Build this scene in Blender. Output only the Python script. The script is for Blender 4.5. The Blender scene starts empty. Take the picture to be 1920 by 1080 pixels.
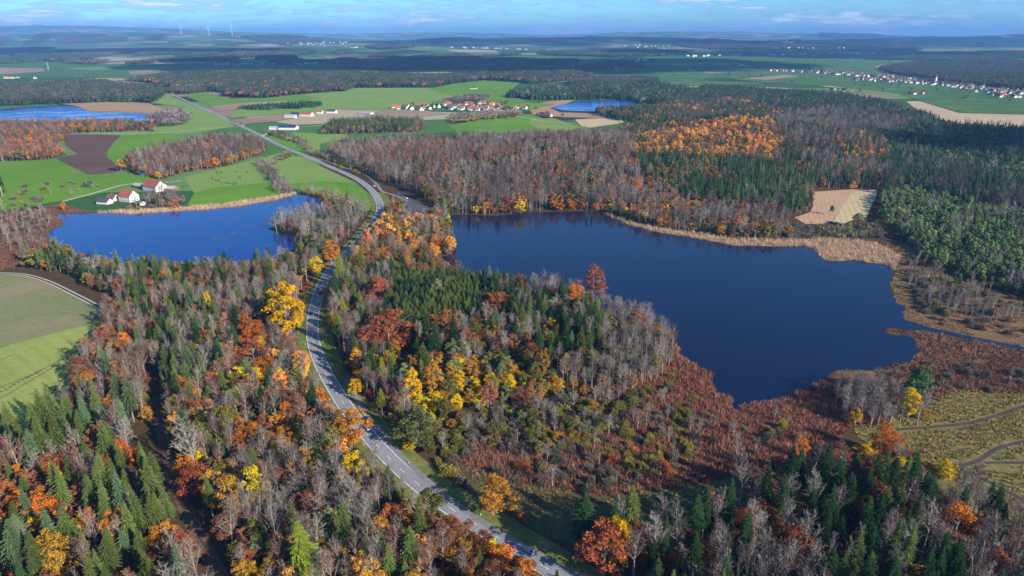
import bpy, bmesh, math, random
import numpy as np
from mathutils import Vector
SC = bpy.context.scene
COL = SC.collection
R = math.radians
PI = math.pi
# ------------------------------------------------------------------ camera, world, sun, exposure
CAMH, PITCH, FPX = 180.0, R(20.1), 1297.0
cam_d = bpy.data.cameras.new('camera'); cam = bpy.data.objects.new('camera', cam_d); COL.objects.link(cam)
cam.location = (0, 0, CAMH); cam.rotation_euler = (PI/2 - PITCH, 0, 0)
cam_d.sensor_width = 36; cam_d.lens = 36*FPX/1920; cam_d.clip_start = 1; cam_d.clip_end = 200000
SC.camera = cam
SUN_AZ = math.atan2(0.77, -0.64)      # clockwise from +Y
SUN_EL = R(25)
W = bpy.data.worlds.new("World"); SC.world = W; W.use_nodes = True
wn = W.node_tree; wn.nodes.clear()
def N(nt, t, **k):
    n = nt.nodes.new(t)
    for a, b in k.items():
        if a.startswith('_'): n.inputs[a[1:]].default_value = b
        else: setattr(n, a, b)
    return n
def L(nt, a, b): nt.links.new(a, b)
def build_world():
    nt = wn
    sky = N(nt, 'ShaderNodeTexSky'); sky.sky_type = 'NISHITA'; sky.sun_disc = False
    sky.sun_elevation = SUN_EL; sky.sun_rotation = SUN_AZ; sky.altitude = 500
    sky.air_density = 1.0; sky.dust_density = 0.3; sky.ozone_density = 3.0
    # cumulus banks low over the horizon: noise over azimuth and elevation, the same all round
    tc = N(nt, 'ShaderNodeTexCoord'); sep = N(nt, 'ShaderNodeSeparateXYZ'); L(nt, tc.outputs['Generated'], sep.inputs[0])
    mp = N(nt, 'ShaderNodeMapping'); mp.inputs['Scale'].default_value = (1.0, 1.0, 7.5); mp.inputs['Location'].default_value = (0.36, 0.1, 0.0)
    L(nt, tc.outputs['Generated'], mp.inputs[0])
    n1 = N(nt, 'ShaderNodeTexNoise', _Scale=7.0, _Detail=7.0, _Roughness=0.6); L(nt, mp.outputs[0], n1.inputs['Vector'])
    n2 = N(nt, 'ShaderNodeTexNoise', _Scale=34.0, _Detail=5.0, _Roughness=0.6); L(nt, mp.outputs[0], n2.inputs['Vector'])
    ad = N(nt, 'ShaderNodeMath', operation='MULTIPLY_ADD'); ad.inputs[1].default_value = 0.6; L(nt, n2.outputs[0], ad.inputs[0]); L(nt, n1.outputs[0], ad.inputs[2])
    cr = N(nt, 'ShaderNodeMapRange'); cr.inputs['From Min'].default_value = 0.74; cr.inputs['From Max'].default_value = 0.92; L(nt, ad.outputs[0], cr.inputs[0])
    sh = N(nt, 'ShaderNodeMapRange'); sh.inputs['From Min'].default_value = 0.80; sh.inputs['From Max'].default_value = 1.02; L(nt, ad.outputs[0], sh.inputs[0])
    cc = N(nt, 'ShaderNodeMix', data_type='RGBA'); cc.inputs[6].default_value = (1.5, 3.2, 6.2, 1); cc.inputs[7].default_value = (6.6, 7.6, 9.0, 1); L(nt, sh.outputs[0], cc.inputs[0])
    mul = N(nt, 'ShaderNodeMath', operation='MULTIPLY'); L(nt, cr.outputs[0], mul.inputs[0])
    el = N(nt, 'ShaderNodeMapRange'); el.inputs['From Min'].default_value = 0.08; el.inputs['From Max'].default_value = 0.24; el.inputs['To Min'].default_value = 0.85; el.inputs['To Max'].default_value = 0.0
    L(nt, sep.outputs[2], el.inputs[0]); L(nt, el.outputs[0], mul.inputs[1])
    # the air is clearer and bluer than the model near the horizon
    tint = N(nt, 'ShaderNodeMix', data_type='RGBA', blend_type='MULTIPLY'); tint.inputs[0].default_value = 1.0; tint.inputs[7].default_value = (0.46, 0.87, 1.30, 1)
    L(nt, sky.outputs[0], tint.inputs[6])
    mx = N(nt, 'ShaderNodeMix', data_type='RGBA'); L(nt, mul.outputs[0], mx.inputs[0]); L(nt, tint.outputs[2], mx.inputs[6]); L(nt, cc.outputs[2], mx.inputs[7])
    bg = N(nt, 'ShaderNodeBackground'); bg.inputs[1].default_value = 0.092; L(nt, mx.outputs[2], bg.inputs[0])
    out = N(nt, 'ShaderNodeOutputWorld'); L(nt, bg.outputs[0], out.inputs[0])
build_world()
sd = bpy.data.lights.new('sun', 'SUN'); sd.energy = 5.0; sd.angle = R(0.5); sd.color = (1.0, 0.93, 0.82)
sun = bpy.data.objects.new('sun', sd); COL.objects.link(sun)
sv = Vector((math.sin(SUN_AZ)*math.cos(SUN_EL), math.cos(SUN_AZ)*math.cos(SUN_EL), math.sin(SUN_EL)))
sun.rotation_euler = sv.to_track_quat('Z', 'Y').to_euler(); sun.location = (300, -300, 600)
SC.view_settings.view_transform = 'Standard'; SC.view_settings.look = 'None'; SC.view_settings.gamma = 1
SC.view_settings.exposure = 0.8
SC.render.engine = 'CYCLES'
cy = SC.cycles
cy.max_bounces = 4; cy.diffuse_bounces = 2; cy.glossy_bounces = 2; cy.transmission_bounces = 2; cy.transparent_max_bounces = 4; cy.volume_bounces = 0
cy.use_denoising = True; cy.denoiser = 'OPENIMAGEDENOISE'; cy.denoising_input_passes = 'RGB_ALBEDO_NORMAL'
cy.sample_clamp_indirect = 4.0
rng = np.random.default_rng(7); random.seed(7)
HAZE = 1

# ------------------------------------------------------------------ picture pixel (1920x1080) <-> ground
cp, sp_ = math.cos(PITCH), math.sin(PITCH)
BUMPS = []   # (cx, cy, rx, ry, height): compact hills
def hgt(x, y):
    x = np.asarray(x, float); y = np.asarray(y, float); z = np.zeros(np.broadcast(x, y).shape)
    for cx, cy_, rx, ry, h in BUMPS:
        q = ((x-cx)/rx)**2 + ((y-cy_)/ry)**2
        z = z + h*np.clip(1-q, 0, None)**2
    return z
def G(px, py):
    u = (px-960)/FPX; v = (540-py)/FPX
    dy = cp + v*sp_; dz = -sp_ + v*cp
    t = -CAMH/dz
    return (u*t, dy*t)
def P(x, y, z=0.0):
    dz = z-CAMH
    yc = y*cp - dz*sp_; zc = y*sp_ + dz*cp
    return (960+FPX*x/yc, 540-FPX*zc/yc, yc)
def poly(*pts): return np.array([G(*p) for p in pts])
def inside(pl, X, Y):
    X = np.asarray(X, float); Y = np.asarray(Y, float)
    c = np.zeros(X.shape, bool); n = len(pl); j = n-1
    for i in range(n):
        xi, yi = pl[i]; xj, yj = pl[j]
        if yi != yj:
            c ^= ((yi > Y) != (yj > Y)) & (X < (xj-xi)*(Y-yi)/(yj-yi)+xi)
        j = i
    return c
def dist_line(pl, X, Y):
    d = np.full(np.shape(X), 1e9)
    for a, b in zip(pl[:-1], pl[1:]):
        vx, vy = b[0]-a[0], b[1]-a[1]; l2 = vx*vx+vy*vy+1e-9
        t = np.clip(((X-a[0])*vx+(Y-a[1])*vy)/l2, 0, 1)
        d = np.minimum(d, np.hypot(X-a[0]-t*vx, Y-a[1]-t*vy))
    return d
def noise2(x, y, s, seed=0):
    """cheap smooth value noise in 0..1"""
    x = np.asarray(x)/s + seed*17.3; y = np.asarray(y)/s + seed*5.1
    xi = np.floor(x).astype(int); yi = np.floor(y).astype(int); fx = x-xi; fy = y-yi
    fx = fx*fx*(3-2*fx); fy = fy*fy*(3-2*fy)
    def hsh(a, b):
        v = np.sin(a*127.1+b*311.7+seed*74.7)*43758.5453
        return v-np.floor(v)
    return (hsh(xi, yi)*(1-fx)+hsh(xi+1, yi)*fx)*(1-fy)+(hsh(xi, yi+1)*(1-fx)+hsh(xi+1, yi+1)*fx)*fy
def smooth(pts, step=4.0, world=False):
    p = np.array(pts if world else [G(*q) for q in pts]); out = []
    p = np.vstack([2*p[0]-p[1], p, 2*p[-1]-p[-2]])
    for i in range(1, len(p)-2):
        n = max(2, int(np.hypot(*(p[i+1]-p[i]))/step))
        for k in range(n):
            t = k/n
            out.append(0.5*((2*p[i])+(-p[i-1]+p[i+1])*t+(2*p[i-1]-5*p[i]+4*p[i+1]-p[i+2])*t*t+(-p[i-1]+3*p[i]-3*p[i+1]+p[i+2])*t**3))
    out.append(p[-2]); out = np.array(out)
    for _ in range(14):
        out[1:-1] = (out[:-2]+2*out[1:-1]+out[2:])/4
    return out

c0 = G(1000, 300); BUMPS.append((115, 1020, 335, 270, 24))
BUMPS.append((420, 1260, 330, 330, 30))
for b in [(-9000, 15500, 7000, 3500, 190), (-15000, 24000, 12000, 4500, 460), (-4200, 14500, 6500, 3500, 95), (1500, 12500, 5200, 2600, 150), (-1200, 8300, 2300, 1100, 48),
          (3200, 22000, 7000, 3500, 200), (10000, 16000, 7000, 3200, 150), (15500, 19000, 8000, 4500, 200), (9000, 24000, 9000, 4500, 225), (5200, 9500, 2500, 1000, 40),
          (4600, 5400, 1500, 1200, 45), (-3500, 9800, 3600, 1500, 28), (-2500, 26000, 9000, 3000, 260), (22000, 26000, 9000, 4000, 270)]:
    BUMPS.append(b)

# ------------------------------------------------------------------ materials
def new_mat(name):
    m = bpy.data.materials.new(name); m.use_nodes = True; nt = m.node_tree; nt.nodes.clear()
    out = N(nt, 'ShaderNodeOutputMaterial'); return m, nt, out
def c4(c): return (c[0], c[1], c[2], 1)
def leaf_mat(name, ca, cb, trans=0.25, rnd=0.35):
    m, nt, out = new_mat(name)
    at = N(nt, 'ShaderNodeAttribute'); at.attribute_name = 'tint'
    oi = N(nt, 'ShaderNodeObjectInfo')
    mx = N(nt, 'ShaderNodeMix', data_type='RGBA'); mx.inputs[6].default_value = c4(ca); mx.inputs[7].default_value = c4(cb)
    L(nt, at.outputs['Fac'], mx.inputs[0])
    hs = N(nt, 'ShaderNodeHueSaturation')
    mr = N(nt, 'ShaderNodeMapRange'); mr.inputs['To Min'].default_value = 1-rnd; mr.inputs['To Max'].default_value = 1+rnd; L(nt, oi.outputs['Random'], mr.inputs[0])
    wn_ = N(nt, 'ShaderNodeTexWhiteNoise', noise_dimensions='1D'); L(nt, oi.outputs['Random'], wn_.inputs['W'])
    mh = N(nt, 'ShaderNodeMapRange'); mh.inputs['To Min'].default_value = 0.485; mh.inputs['To Max'].default_value = 0.515; L(nt, wn_.outputs['Value'], mh.inputs[0])
    L(nt, mr.outputs[0], hs.inputs['Value']); L(nt, mh.outputs[0], hs.inputs['Hue']); L(nt, mx.outputs[2], hs.inputs['Color'])
    d = N(nt, 'ShaderNodeBsdfDiffuse'); L(nt, hs.outputs[0], d.inputs[0])
    if trans:
        t = N(nt, 'ShaderNodeBsdfTranslucent'); L(nt, hs.outputs[0], t.inputs[0])
        ms = N(nt, 'ShaderNodeMixShader'); ms.inputs[0].default_value = trans; L(nt, d.outputs[0], ms.inputs[1]); L(nt, t.outputs[0], ms.inputs[2]); L(nt, ms.outputs[0], out.inputs[0])
    else: L(nt, d.outputs[0], out.inputs[0])
    return m
def plain(name, c, rough=0.7, metal=0.0, spec=0.3, nscale=None, c2=None, emis=None):
    m, nt, out = new_mat(name)
    b = N(nt, 'ShaderNodeBsdfPrincipled'); b.inputs['Base Color'].default_value = c4(c); b.inputs['Roughness'].default_value = rough; b.inputs['Metallic'].default_value = metal
    b.inputs['Specular IOR Level'].default_value = spec
    if nscale:
        g = N(nt, 'ShaderNodeNewGeometry'); n = N(nt, 'ShaderNodeTexNoise', _Scale=nscale, _Detail=5.0, _Roughness=0.65); L(nt, g.outputs['Position'], n.inputs['Vector'])
        r = N(nt, 'ShaderNodeMapRange'); r.inputs['From Min'].default_value = 0.3; r.inputs['From Max'].default_value = 0.7; L(nt, n.outputs[0], r.inputs[0])
        mx = N(nt, 'ShaderNodeMix', data_type='RGBA'); mx.inputs[6].default_value = c4(c); mx.inputs[7].default_value = c4(c2); L(nt, r.outputs[0], mx.inputs[0]); L(nt, mx.outputs[2], b.inputs['Base Color'])
    L(nt, b.outputs[0], out.inputs[0]); return m
def land(name, ca, cb, big=0.012, fine=0.25, cc=None, stripe=None, stripe_c=None, patches=None, rough=0.95):
    """field / soil colour: two blotch scales, optional drill rows (angle, spacing, strength)"""
    m, nt, out = new_mat(name)
    g = N(nt, 'ShaderNodeNewGeometry')
    n = N(nt, 'ShaderNodeTexNoise', _Scale=big, _Detail=6.0, _Roughness=0.6, _Distortion=0.4); L(nt, g.outputs['Position'], n.inputs['Vector'])
    r = N(nt, 'ShaderNodeMapRange'); r.inputs['From Min'].default_value = 0.33; r.inputs['From Max'].default_value = 0.67; L(nt, n.outputs[0], r.inputs[0])
    mx = N(nt, 'ShaderNodeMix', data_type='RGBA'); mx.inputs[6].default_value = c4(ca); mx.inputs[7].default_value = c4(cb); L(nt, r.outputs[0], mx.inputs[0])
    col = mx.outputs[2]
    if cc:
        n3 = N(nt, 'ShaderNodeTexNoise', _Scale=big*3.3, _Detail=6.0, _Roughness=0.7); mp3 = N(nt, 'ShaderNodeMapping'); mp3.inputs['Location'].default_value = (311, 77, 0); L(nt, g.outputs['Position'], mp3.inputs[0]); L(nt, mp3.outputs[0], n3.inputs['Vector'])
        r3 = N(nt, 'ShaderNodeMapRange'); r3.inputs['From Min'].default_value = 0.48; r3.inputs['From Max'].default_value = 0.62; L(nt, n3.outputs[0], r3.inputs[0])
        m3 = N(nt, 'ShaderNodeMix', data_type='RGBA'); m3.inputs[7].default_value = c4(cc); L(nt, r3.outputs[0], m3.inputs[0]); L(nt, col, m3.inputs[6]); col = m3.outputs[2]
    if stripe:
        for ang, lam, st in stripe:
            mp = N(nt, 'ShaderNodeMapping'); mp.inputs['Rotation'].default_value = (0, 0, ang); L(nt, g.outputs['Position'], mp.inputs[0])
            w = N(nt, 'ShaderNodeTexWave', _Scale=0.314/lam*1.0, _Distortion=1.6, _Detail=3.0); w.inputs['Detail Scale'].default_value = 0.6; L(nt, mp.outputs[0], w.inputs['Vector'])
            rr = N(nt, 'ShaderNodeMapRange'); rr.inputs['From Min'].default_value = 0.55; rr.inputs['From Max'].default_value = 1.0; rr.inputs['To Max'].default_value = st; L(nt, w.outputs['Fac'], rr.inputs[0])
            m2 = N(nt, 'ShaderNodeMix', data_type='RGBA'); m2.inputs[7].default_value = c4(stripe_c); L(nt, rr.outputs[0], m2.inputs[0]); L(nt, col, m2.inputs[6]); col = m2.outputs[2]
    n2 = N(nt, 'ShaderNodeTexNoise', _Scale=fine, _Detail=5.0, _Roughness=0.75); L(nt, g.outputs['Position'], n2.inputs['Vector'])
    r2 = N(nt, 'ShaderNodeMapRange'); r2.inputs['To Min'].default_value = 0.62; r2.inputs['To Max'].default_value = 1.38; L(nt, n2.outputs[0], r2.inputs[0])
    hs = N(nt, 'ShaderNodeHueSaturation'); L(nt, r2.outputs[0], hs.inputs['Value']); L(nt, col, hs.inputs['Color'])
    b = N(nt, 'ShaderNodeBsdfDiffuse'); L(nt, hs.outputs[0], b.inputs[0])
    L(nt, b.outputs[0], out.inputs[0]); return m
def water_mat(name, base, rough=0.12, bump=0.25, tint=None, spec=.42):
    m, nt, out = new_mat(name)
    g = N(nt, 'ShaderNodeNewGeometry')
    n = N(nt, 'ShaderNodeTexNoise', _Scale=0.35, _Detail=4.0, _Roughness=0.6); L(nt, g.outputs['Position'], n.inputs['Vector'])
    n2 = N(nt, 'ShaderNodeTexNoise', _Scale=0.012, _Detail=4.0, _Roughness=0.55); mp = N(nt, 'ShaderNodeMapping'); mp.inputs['Scale'].default_value = (1, 1.6, 1); L(nt, g.outputs['Position'], mp.inputs[0]); L(nt, mp.outputs[0], n2.inputs['Vector'])
    bp = N(nt, 'ShaderNodeBump'); bp.inputs['Strength'].default_value = bump; bp.inputs['Distance'].default_value = 0.2; L(nt, n.outputs[0], bp.inputs['Height'])
    r = N(nt, 'ShaderNodeMapRange'); r.inputs['From Min'].default_value = 0.35; r.inputs['From Max'].default_value = 0.65; r.inputs['To Min'].default_value = rough*0.5; r.inputs['To Max'].default_value = rough*2.8; L(nt, n2.outputs[0], r.inputs[0])
    mx = N(nt, 'ShaderNodeMix', data_type='RGBA'); mx.inputs[6].default_value = c4(base); mx.inputs[7].default_value = c4([v*1.5 for v in base]); L(nt, n2.outputs[0], mx.inputs[0])
    b = N(nt, 'ShaderNodeBsdfPrincipled'); b.inputs['IOR'].default_value = 1.33; b.inputs['Specular IOR Level'].default_value = spec; L(nt, r.outputs[0], b.inputs['Roughness']); L(nt, mx.outputs[2], b.inputs['Base Color']); L(nt, bp.outputs[0], b.inputs['Normal'])
    if tint: b.inputs['Specular Tint'].default_value = c4(tint)
    L(nt, b.outputs[0], out.inputs[0]); return m
MT = {}
MT['bark_pale'] = plain('bark_pale', (0.34, 0.285, 0.235), 0.9, nscale=0.6, c2=(0.22, 0.18, 0.15))
MT['bark_dark'] = plain('bark_dark', (0.15, 0.11, 0.085), 0.9, nscale=0.6, c2=(0.10, 0.075, 0.06))
MT['bark_white'] = plain('bark_white', (0.52, 0.49, 0.44), 0.8, nscale=1.5, c2=(0.30, 0.27, 0.24))
MT['bark_grey'] = plain('bark_grey', (0.28, 0.25, 0.22), 0.9, nscale=0.7, c2=(0.19, 0.16, 0.14))
C = {  # crown colours (a, b)
 ('spruce', 'dark green'): ((0.018, 0.050, 0.019), (0.045, 0.095, 0.030)),
 ('spruce', 'mid green'): ((0.065, 0.100, 0.026), (0.155, 0.190, 0.050)),
 ('spruce', 'grey-green'): ((0.070, 0.120, 0.060), (0.160, 0.220, 0.100)),
 ('spruce', 'yellow-green'): ((0.13, 0.17, 0.02), (0.26, 0.27, 0.035)),
 ('pine', 'blue-green'): ((0.040, 0.090, 0.035), (0.090, 0.150, 0.055)),
 ('pine', 'light green'): ((0.125, 0.175, 0.060), (0.250, 0.310, 0.115)),
 ('larch', 'orange'): ((0.36, 0.15, 0.03), (0.58, 0.28, 0.07)),
 ('maple', 'golden'): ((0.52, 0.32, 0.010), (0.80, 0.54, 0.014)),
 ('maple', 'lemon yellow'): ((0.48, 0.38, 0.015), (0.74, 0.58, 0.03)),
 ('maple', 'ochre'): ((0.32, 0.155, 0.02), (0.52, 0.28, 0.040)),
 ('beech', 'deep red'): ((0.17, 0.048, 0.022), (0.38, 0.125, 0.042)),
 ('beech', 'rust brown'): ((0.20, 0.085, 0.045), (0.36, 0.155, 0.070)),
 ('beech', 'bright orange'): ((0.42, 0.130, 0.014), (0.62, 0.24, 0.025)),
 ('beech', 'amber'): ((0.60, 0.26, 0.04), (0.84, 0.44, 0.10)),
 ('oak', 'olive'): ((0.11, 0.11, 0.025), (0.23, 0.20, 0.05)),
 ('oak', 'pale green'): ((0.12, 0.15, 0.055), (0.24, 0.28, 0.10)),
 ('bare', 'grey'): ((0.145, 0.125, 0.100), (0.32, 0.28, 0.235)),
 ('bare', 'pinkish brown'): ((0.135, 0.078, 0.060), (0.30, 0.185, 0.145)),
 ('bare', 'purple brown'): ((0.075, 0.052, 0.050), (0.165, 0.118, 0.108)),
 ('birch', 'white-stemmed'): ((0.16, 0.13, 0.10), (0.30, 0.25, 0.20)),
 ('bush', 'olive'): ((0.17, 0.16, 0.030), (0.33, 0.285, 0.055)),
 ('bush', 'grey-brown'): ((0.11, 0.098, 0.070), (0.24, 0.205, 0.15)),
 ('bush', 'russet'): ((0.22, 0.065, 0.03), (0.42, 0.15, 0.05)),
}
for (k, c), (a, b) in C.items():
    MT[k, c] = leaf_mat(f'{k}_crown_{c}'.replace(' ', '_').replace('-', '_'), a, b, 0.0 if k in ('bare', 'birch') else 0.22, .18 if k == 'maple' else .35)

# ------------------------------------------------------------------ mesh helpers
def mesh(name, verts, faces, mats=(), tint=None, mat_idx=None, smooth_=False):
    me = bpy.data.meshes.new(name)
    v = np.asarray(verts, dtype=np.float32).reshape(-1, 3)
    if isinstance(faces, np.ndarray):
        k = faces.shape[1]; n = len(faces)
        me.vertices.add(len(v)); me.vertices.foreach_set('co', v.ravel())
        me.loops.add(n*k); me.loops.foreach_set('vertex_index', faces.astype(np.int32).ravel())
        me.polygons.add(n); me.polygons.foreach_set('loop_start', np.arange(0, n*k, k, dtype=np.int32))
        try: me.polygons.foreach_set('loop_total', np.full(n, k, dtype=np.int32))
        except Exception: pass
        me.update(calc_edges=True)
    else:
        me.from_pydata([tuple(map(float, q)) for q in v], [], [tuple(f) for f in faces]); me.update()
    for m in mats: me.materials.append(m)
    if tint is not None:
        a = me.attributes.new('tint', 'FLOAT', 'FACE'); a.data.foreach_set('value', np.asarray(tint, np.float32))
    if mat_idx is not None: me.polygons.foreach_set('material_index', np.asarray(mat_idx, np.int32))
    if smooth_: me.polygons.foreach_set('use_smooth', np.ones(len(me.polygons), bool))
    return me
def link(name, me, parent=None, loc=None, rz=0, scale=None):
    o = bpy.data.objects.new(name, me); COL.objects.link(o)
    if parent: o.parent = parent
    if loc is not None: o.location = loc
    if rz: o.rotation_euler = (0, 0, rz)
    if scale is not None: o.scale = scale
    return o
def tag(o, label=None, cat=None, group=None, kind=None):
    if label: o['label'] = label
    if cat: o['category'] = cat
    if group: o['group'] = group
    if kind: o['kind'] = kind
    return o
class MB:
    def __init__(s): s.v = []; s.f = []; s.m = []; s.t = []
    def add(s, vs, fs, m=0, t=0.5):
        b = len(s.v); s.v += [tuple(q) for q in vs]
        for f in fs: s.f.append(tuple(i+b for i in f)); s.m.append(m); s.t.append(t)
    def box(s, x0, x1, y0, y1, z0, z1, m=0):
        s.add([(x0, y0, z0), (x1, y0, z0), (x1, y1, z0), (x0, y1, z0), (x0, y0, z1), (x1, y0, z1), (x1, y1, z1), (x0, y1, z1)],
              [(0, 3, 2, 1), (4, 5, 6, 7), (0, 1, 5, 4), (1, 2, 6, 5), (2, 3, 7, 6), (3, 0, 4, 7)], m)
    def tube(s, a, b, ra, rb, n=4, m=0, cap=False):
        a = Vector(a); b = Vector(b); d = (b-a); 
        if d.length < 1e-6: return
        d.normalize(); u = d.cross(Vector((0, 0, 1)) if abs(d.z) < 0.9 else Vector((1, 0, 0))).normalized(); w = d.cross(u)
        vs = [];
        for c, r in ((a, ra), (b, rb)):
            for i in range(n):
                q = 2*PI*i/n; vs.append(c+u*(r*math.cos(q))+w*(r*math.sin(q)))
        fs = [(i, (i+1) % n, n+(i+1) % n, n+i) for i in range(n)]
        if cap: fs += [tuple(range(n))[::-1], tuple(range(n, 2*n))]
        s.add(vs, fs, m)
    def me(s, name, mats, sm=False): return mesh(name, s.v, s.f, mats, s.t, s.m, sm)

# ------------------------------------------------------------------ tree generators: return (trunk MB, crown verts, crown tris, tint)
def tris(vs, n): return np.arange(n*3).reshape(n, 3)
def g_conifer(r, H, Rr, bare, lod, kind='spruce'):
    tb = MB(); tb.tube((0, 0, -0.5), (0, 0, H*0.62), H*0.011+0.08, H*0.007, 6 if lod == 0 else 3); tb.tube((0, 0, H*0.62), (0, 0, H*0.98), H*0.007, 0.02, 5 if lod == 0 else 3)
    V = []; T = []
    def tri(a, b, c, t): V.extend((a, b, c)); T.append(t)
    nt = {0: 21, 1: 13, 2: 7}[lod]; nb = {0: 10, 1: 6, 2: 5}[lod]
    lean = r.uniform(0.8, 1.2)
    for i in range(nt):
        f = i/(nt-1); z = H*(bare+(1-bare)*f); 
        prof = ((1-f)**0.72*(0.62+0.38*min(1, f*5+0.1))+0.03)*r.uniform(.86, 1.12)
        for k in range(nb):
            if lod < 2 and r.random() < 0.13: continue
            a = 2*PI*(k+0.5*(i % 2)+r.uniform(-.3, .3))/nb
            Lb = max(0.35, Rr*prof*r.uniform(0.72, 1.15)); dr = Lb*r.uniform(0.28, 0.60)*lean; up = 0.10*Lb
            ca, sa = math.cos(a), math.sin(a); w = {0: .24, 1: .52, 2: .8}[lod]*(0.5+Lb*0.33)
            p0 = np.array((0, 0, z+up)); p1 = np.array((ca*Lb*0.6, sa*Lb*0.6, z-dr*0.25)); p2 = np.array((ca*Lb, sa*Lb, z-dr))
            sd_ = np.array((-sa, ca, 0)); dn = np.array((0, 0, -0.28*w))
            t = min(1, max(0, r.uniform(0.1, 0.7)+0.25*f))
            tri(p0, p1+sd_*w+dn, p2, t); tri(p0, p2, p1-sd_*w+dn, t)
            if lod == 0:
                for q in (0.3, 0.5, 0.7, 0.9):
                    b_ = p0+(p2-p0)*q; b_[2] = z-dr*q*q*0.9
                    for s in (-1, 1):
                        ll = (0.25+Lb*0.27)*(1.2-q*0.6)*r.uniform(0.7, 1.3)
                        e = b_+np.array((ca*0.65-sa*s*0.8, sa*0.65+ca*s*0.8, -0.45))*ll
                        tri(b_+np.array((ca, sa, 0))*0.22, e, b_-np.array((ca, sa, 0))*0.22-np.array((0, 0, .12)), min(1, max(0, t+r.uniform(-.3, .4))))
    return tb, V, T
def limb_path(r, a, d, ln, n=3, curve=0.15):
    pts = [np.array(a, float)]; d = np.array(d, float); d /= np.linalg.norm(d)
    for _ in range(n):
        d = d+r.normal(0, curve, 3)+np.array((0, 0, 0.06)); d /= np.linalg.norm(d); pts.append(pts[-1]+d*ln/n)
    return pts
def g_leafy(r, H, Rr, bare, lod, kind='maple', sparse=1.0):
    tb = MB(); zc = H*(bare+(1-bare)*0.5); rz = H*(1-bare)*0.52
    n = 5 if lod == 0 else 3
    tb.tube((0, 0, -0.5), (0, 0, H*0.45), H*0.014+0.1, H*0.010, n); tb.tube((0, 0, H*0.45), (r.uniform(-.5, .5), r.uniform(-.5, .5), H*0.85), H*0.010, 0.05, n)
    for i in range({0: 9, 1: 3, 2: 0}[lod]):
        a = r.uniform(0, 2*PI); z0 = H*r.uniform(bare+0.05, 0.7)
        pp = limb_path(r, (0, 0, z0), (math.cos(a), math.sin(a), r.uniform(0.6, 1.3)), Rr*1.25, 3)
        for j in range(3): tb.tube(pp[j], pp[j+1], 0.16-0.045*j, 0.12-0.04*j, 3)
    nb, nl, ls = {0: (64, 60, 0.33), 1: (26, 14, 1.0), 2: (8, 7, 2.1)}[lod]
    nb = int(nb*(0.6+0.4*sparse)); nl = int(nl*sparse)
    B = r.normal(0, 1, (nb, 3)); B /= np.linalg.norm(B, axis=1)[:, None]; B *= r.uniform(0.42, 0.98, nb)[:, None]**0.6
    lob = 1+0.22*np.sin(3*np.arctan2(B[:, 1], B[:, 0])+r.uniform(0, 6))+0.12*r.normal(0, 1, nb)
    B[:, :2] *= (Rr*lob)[:, None]*(1-0.25*np.clip(B[:, 2:3], 0, 1)); B[:, 2] = zc+B[:, 2]*rz*(1+0.1*r.normal(0, 1, nb))
    V = []; T = []
    br = Rr*{0: 0.27, 1: 0.33, 2: 0.45}[lod]
    for b in B:
        bt = r.uniform(0.15, 0.85)
        d = r.normal(0, 1, (nl, 3)); d /= np.linalg.norm(d, axis=1)[:, None]; d[:, 2] = np.abs(d[:, 2])*0.9-0.25
        cpos = b+d*br*r.uniform(0.6, 1.1, nl)[:, None]
        for c_, dd in zip(cpos, d):
            nn = dd+r.normal(0, .55, 3); nn /= np.linalg.norm(nn)
            u = np.cross(nn, r.normal(0, 1, 3)); u /= np.linalg.norm(u)+1e-9; w = np.cross(nn, u); s = ls*r.uniform(0.6, 1.3)
            V.extend((c_+u*s, c_-u*s*0.5+w*s*0.9, c_-u*s*0.5-w*s*0.9)); T.append(min(1, max(0, bt+r.uniform(-.3, .3))))
    return tb, V, T
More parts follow.
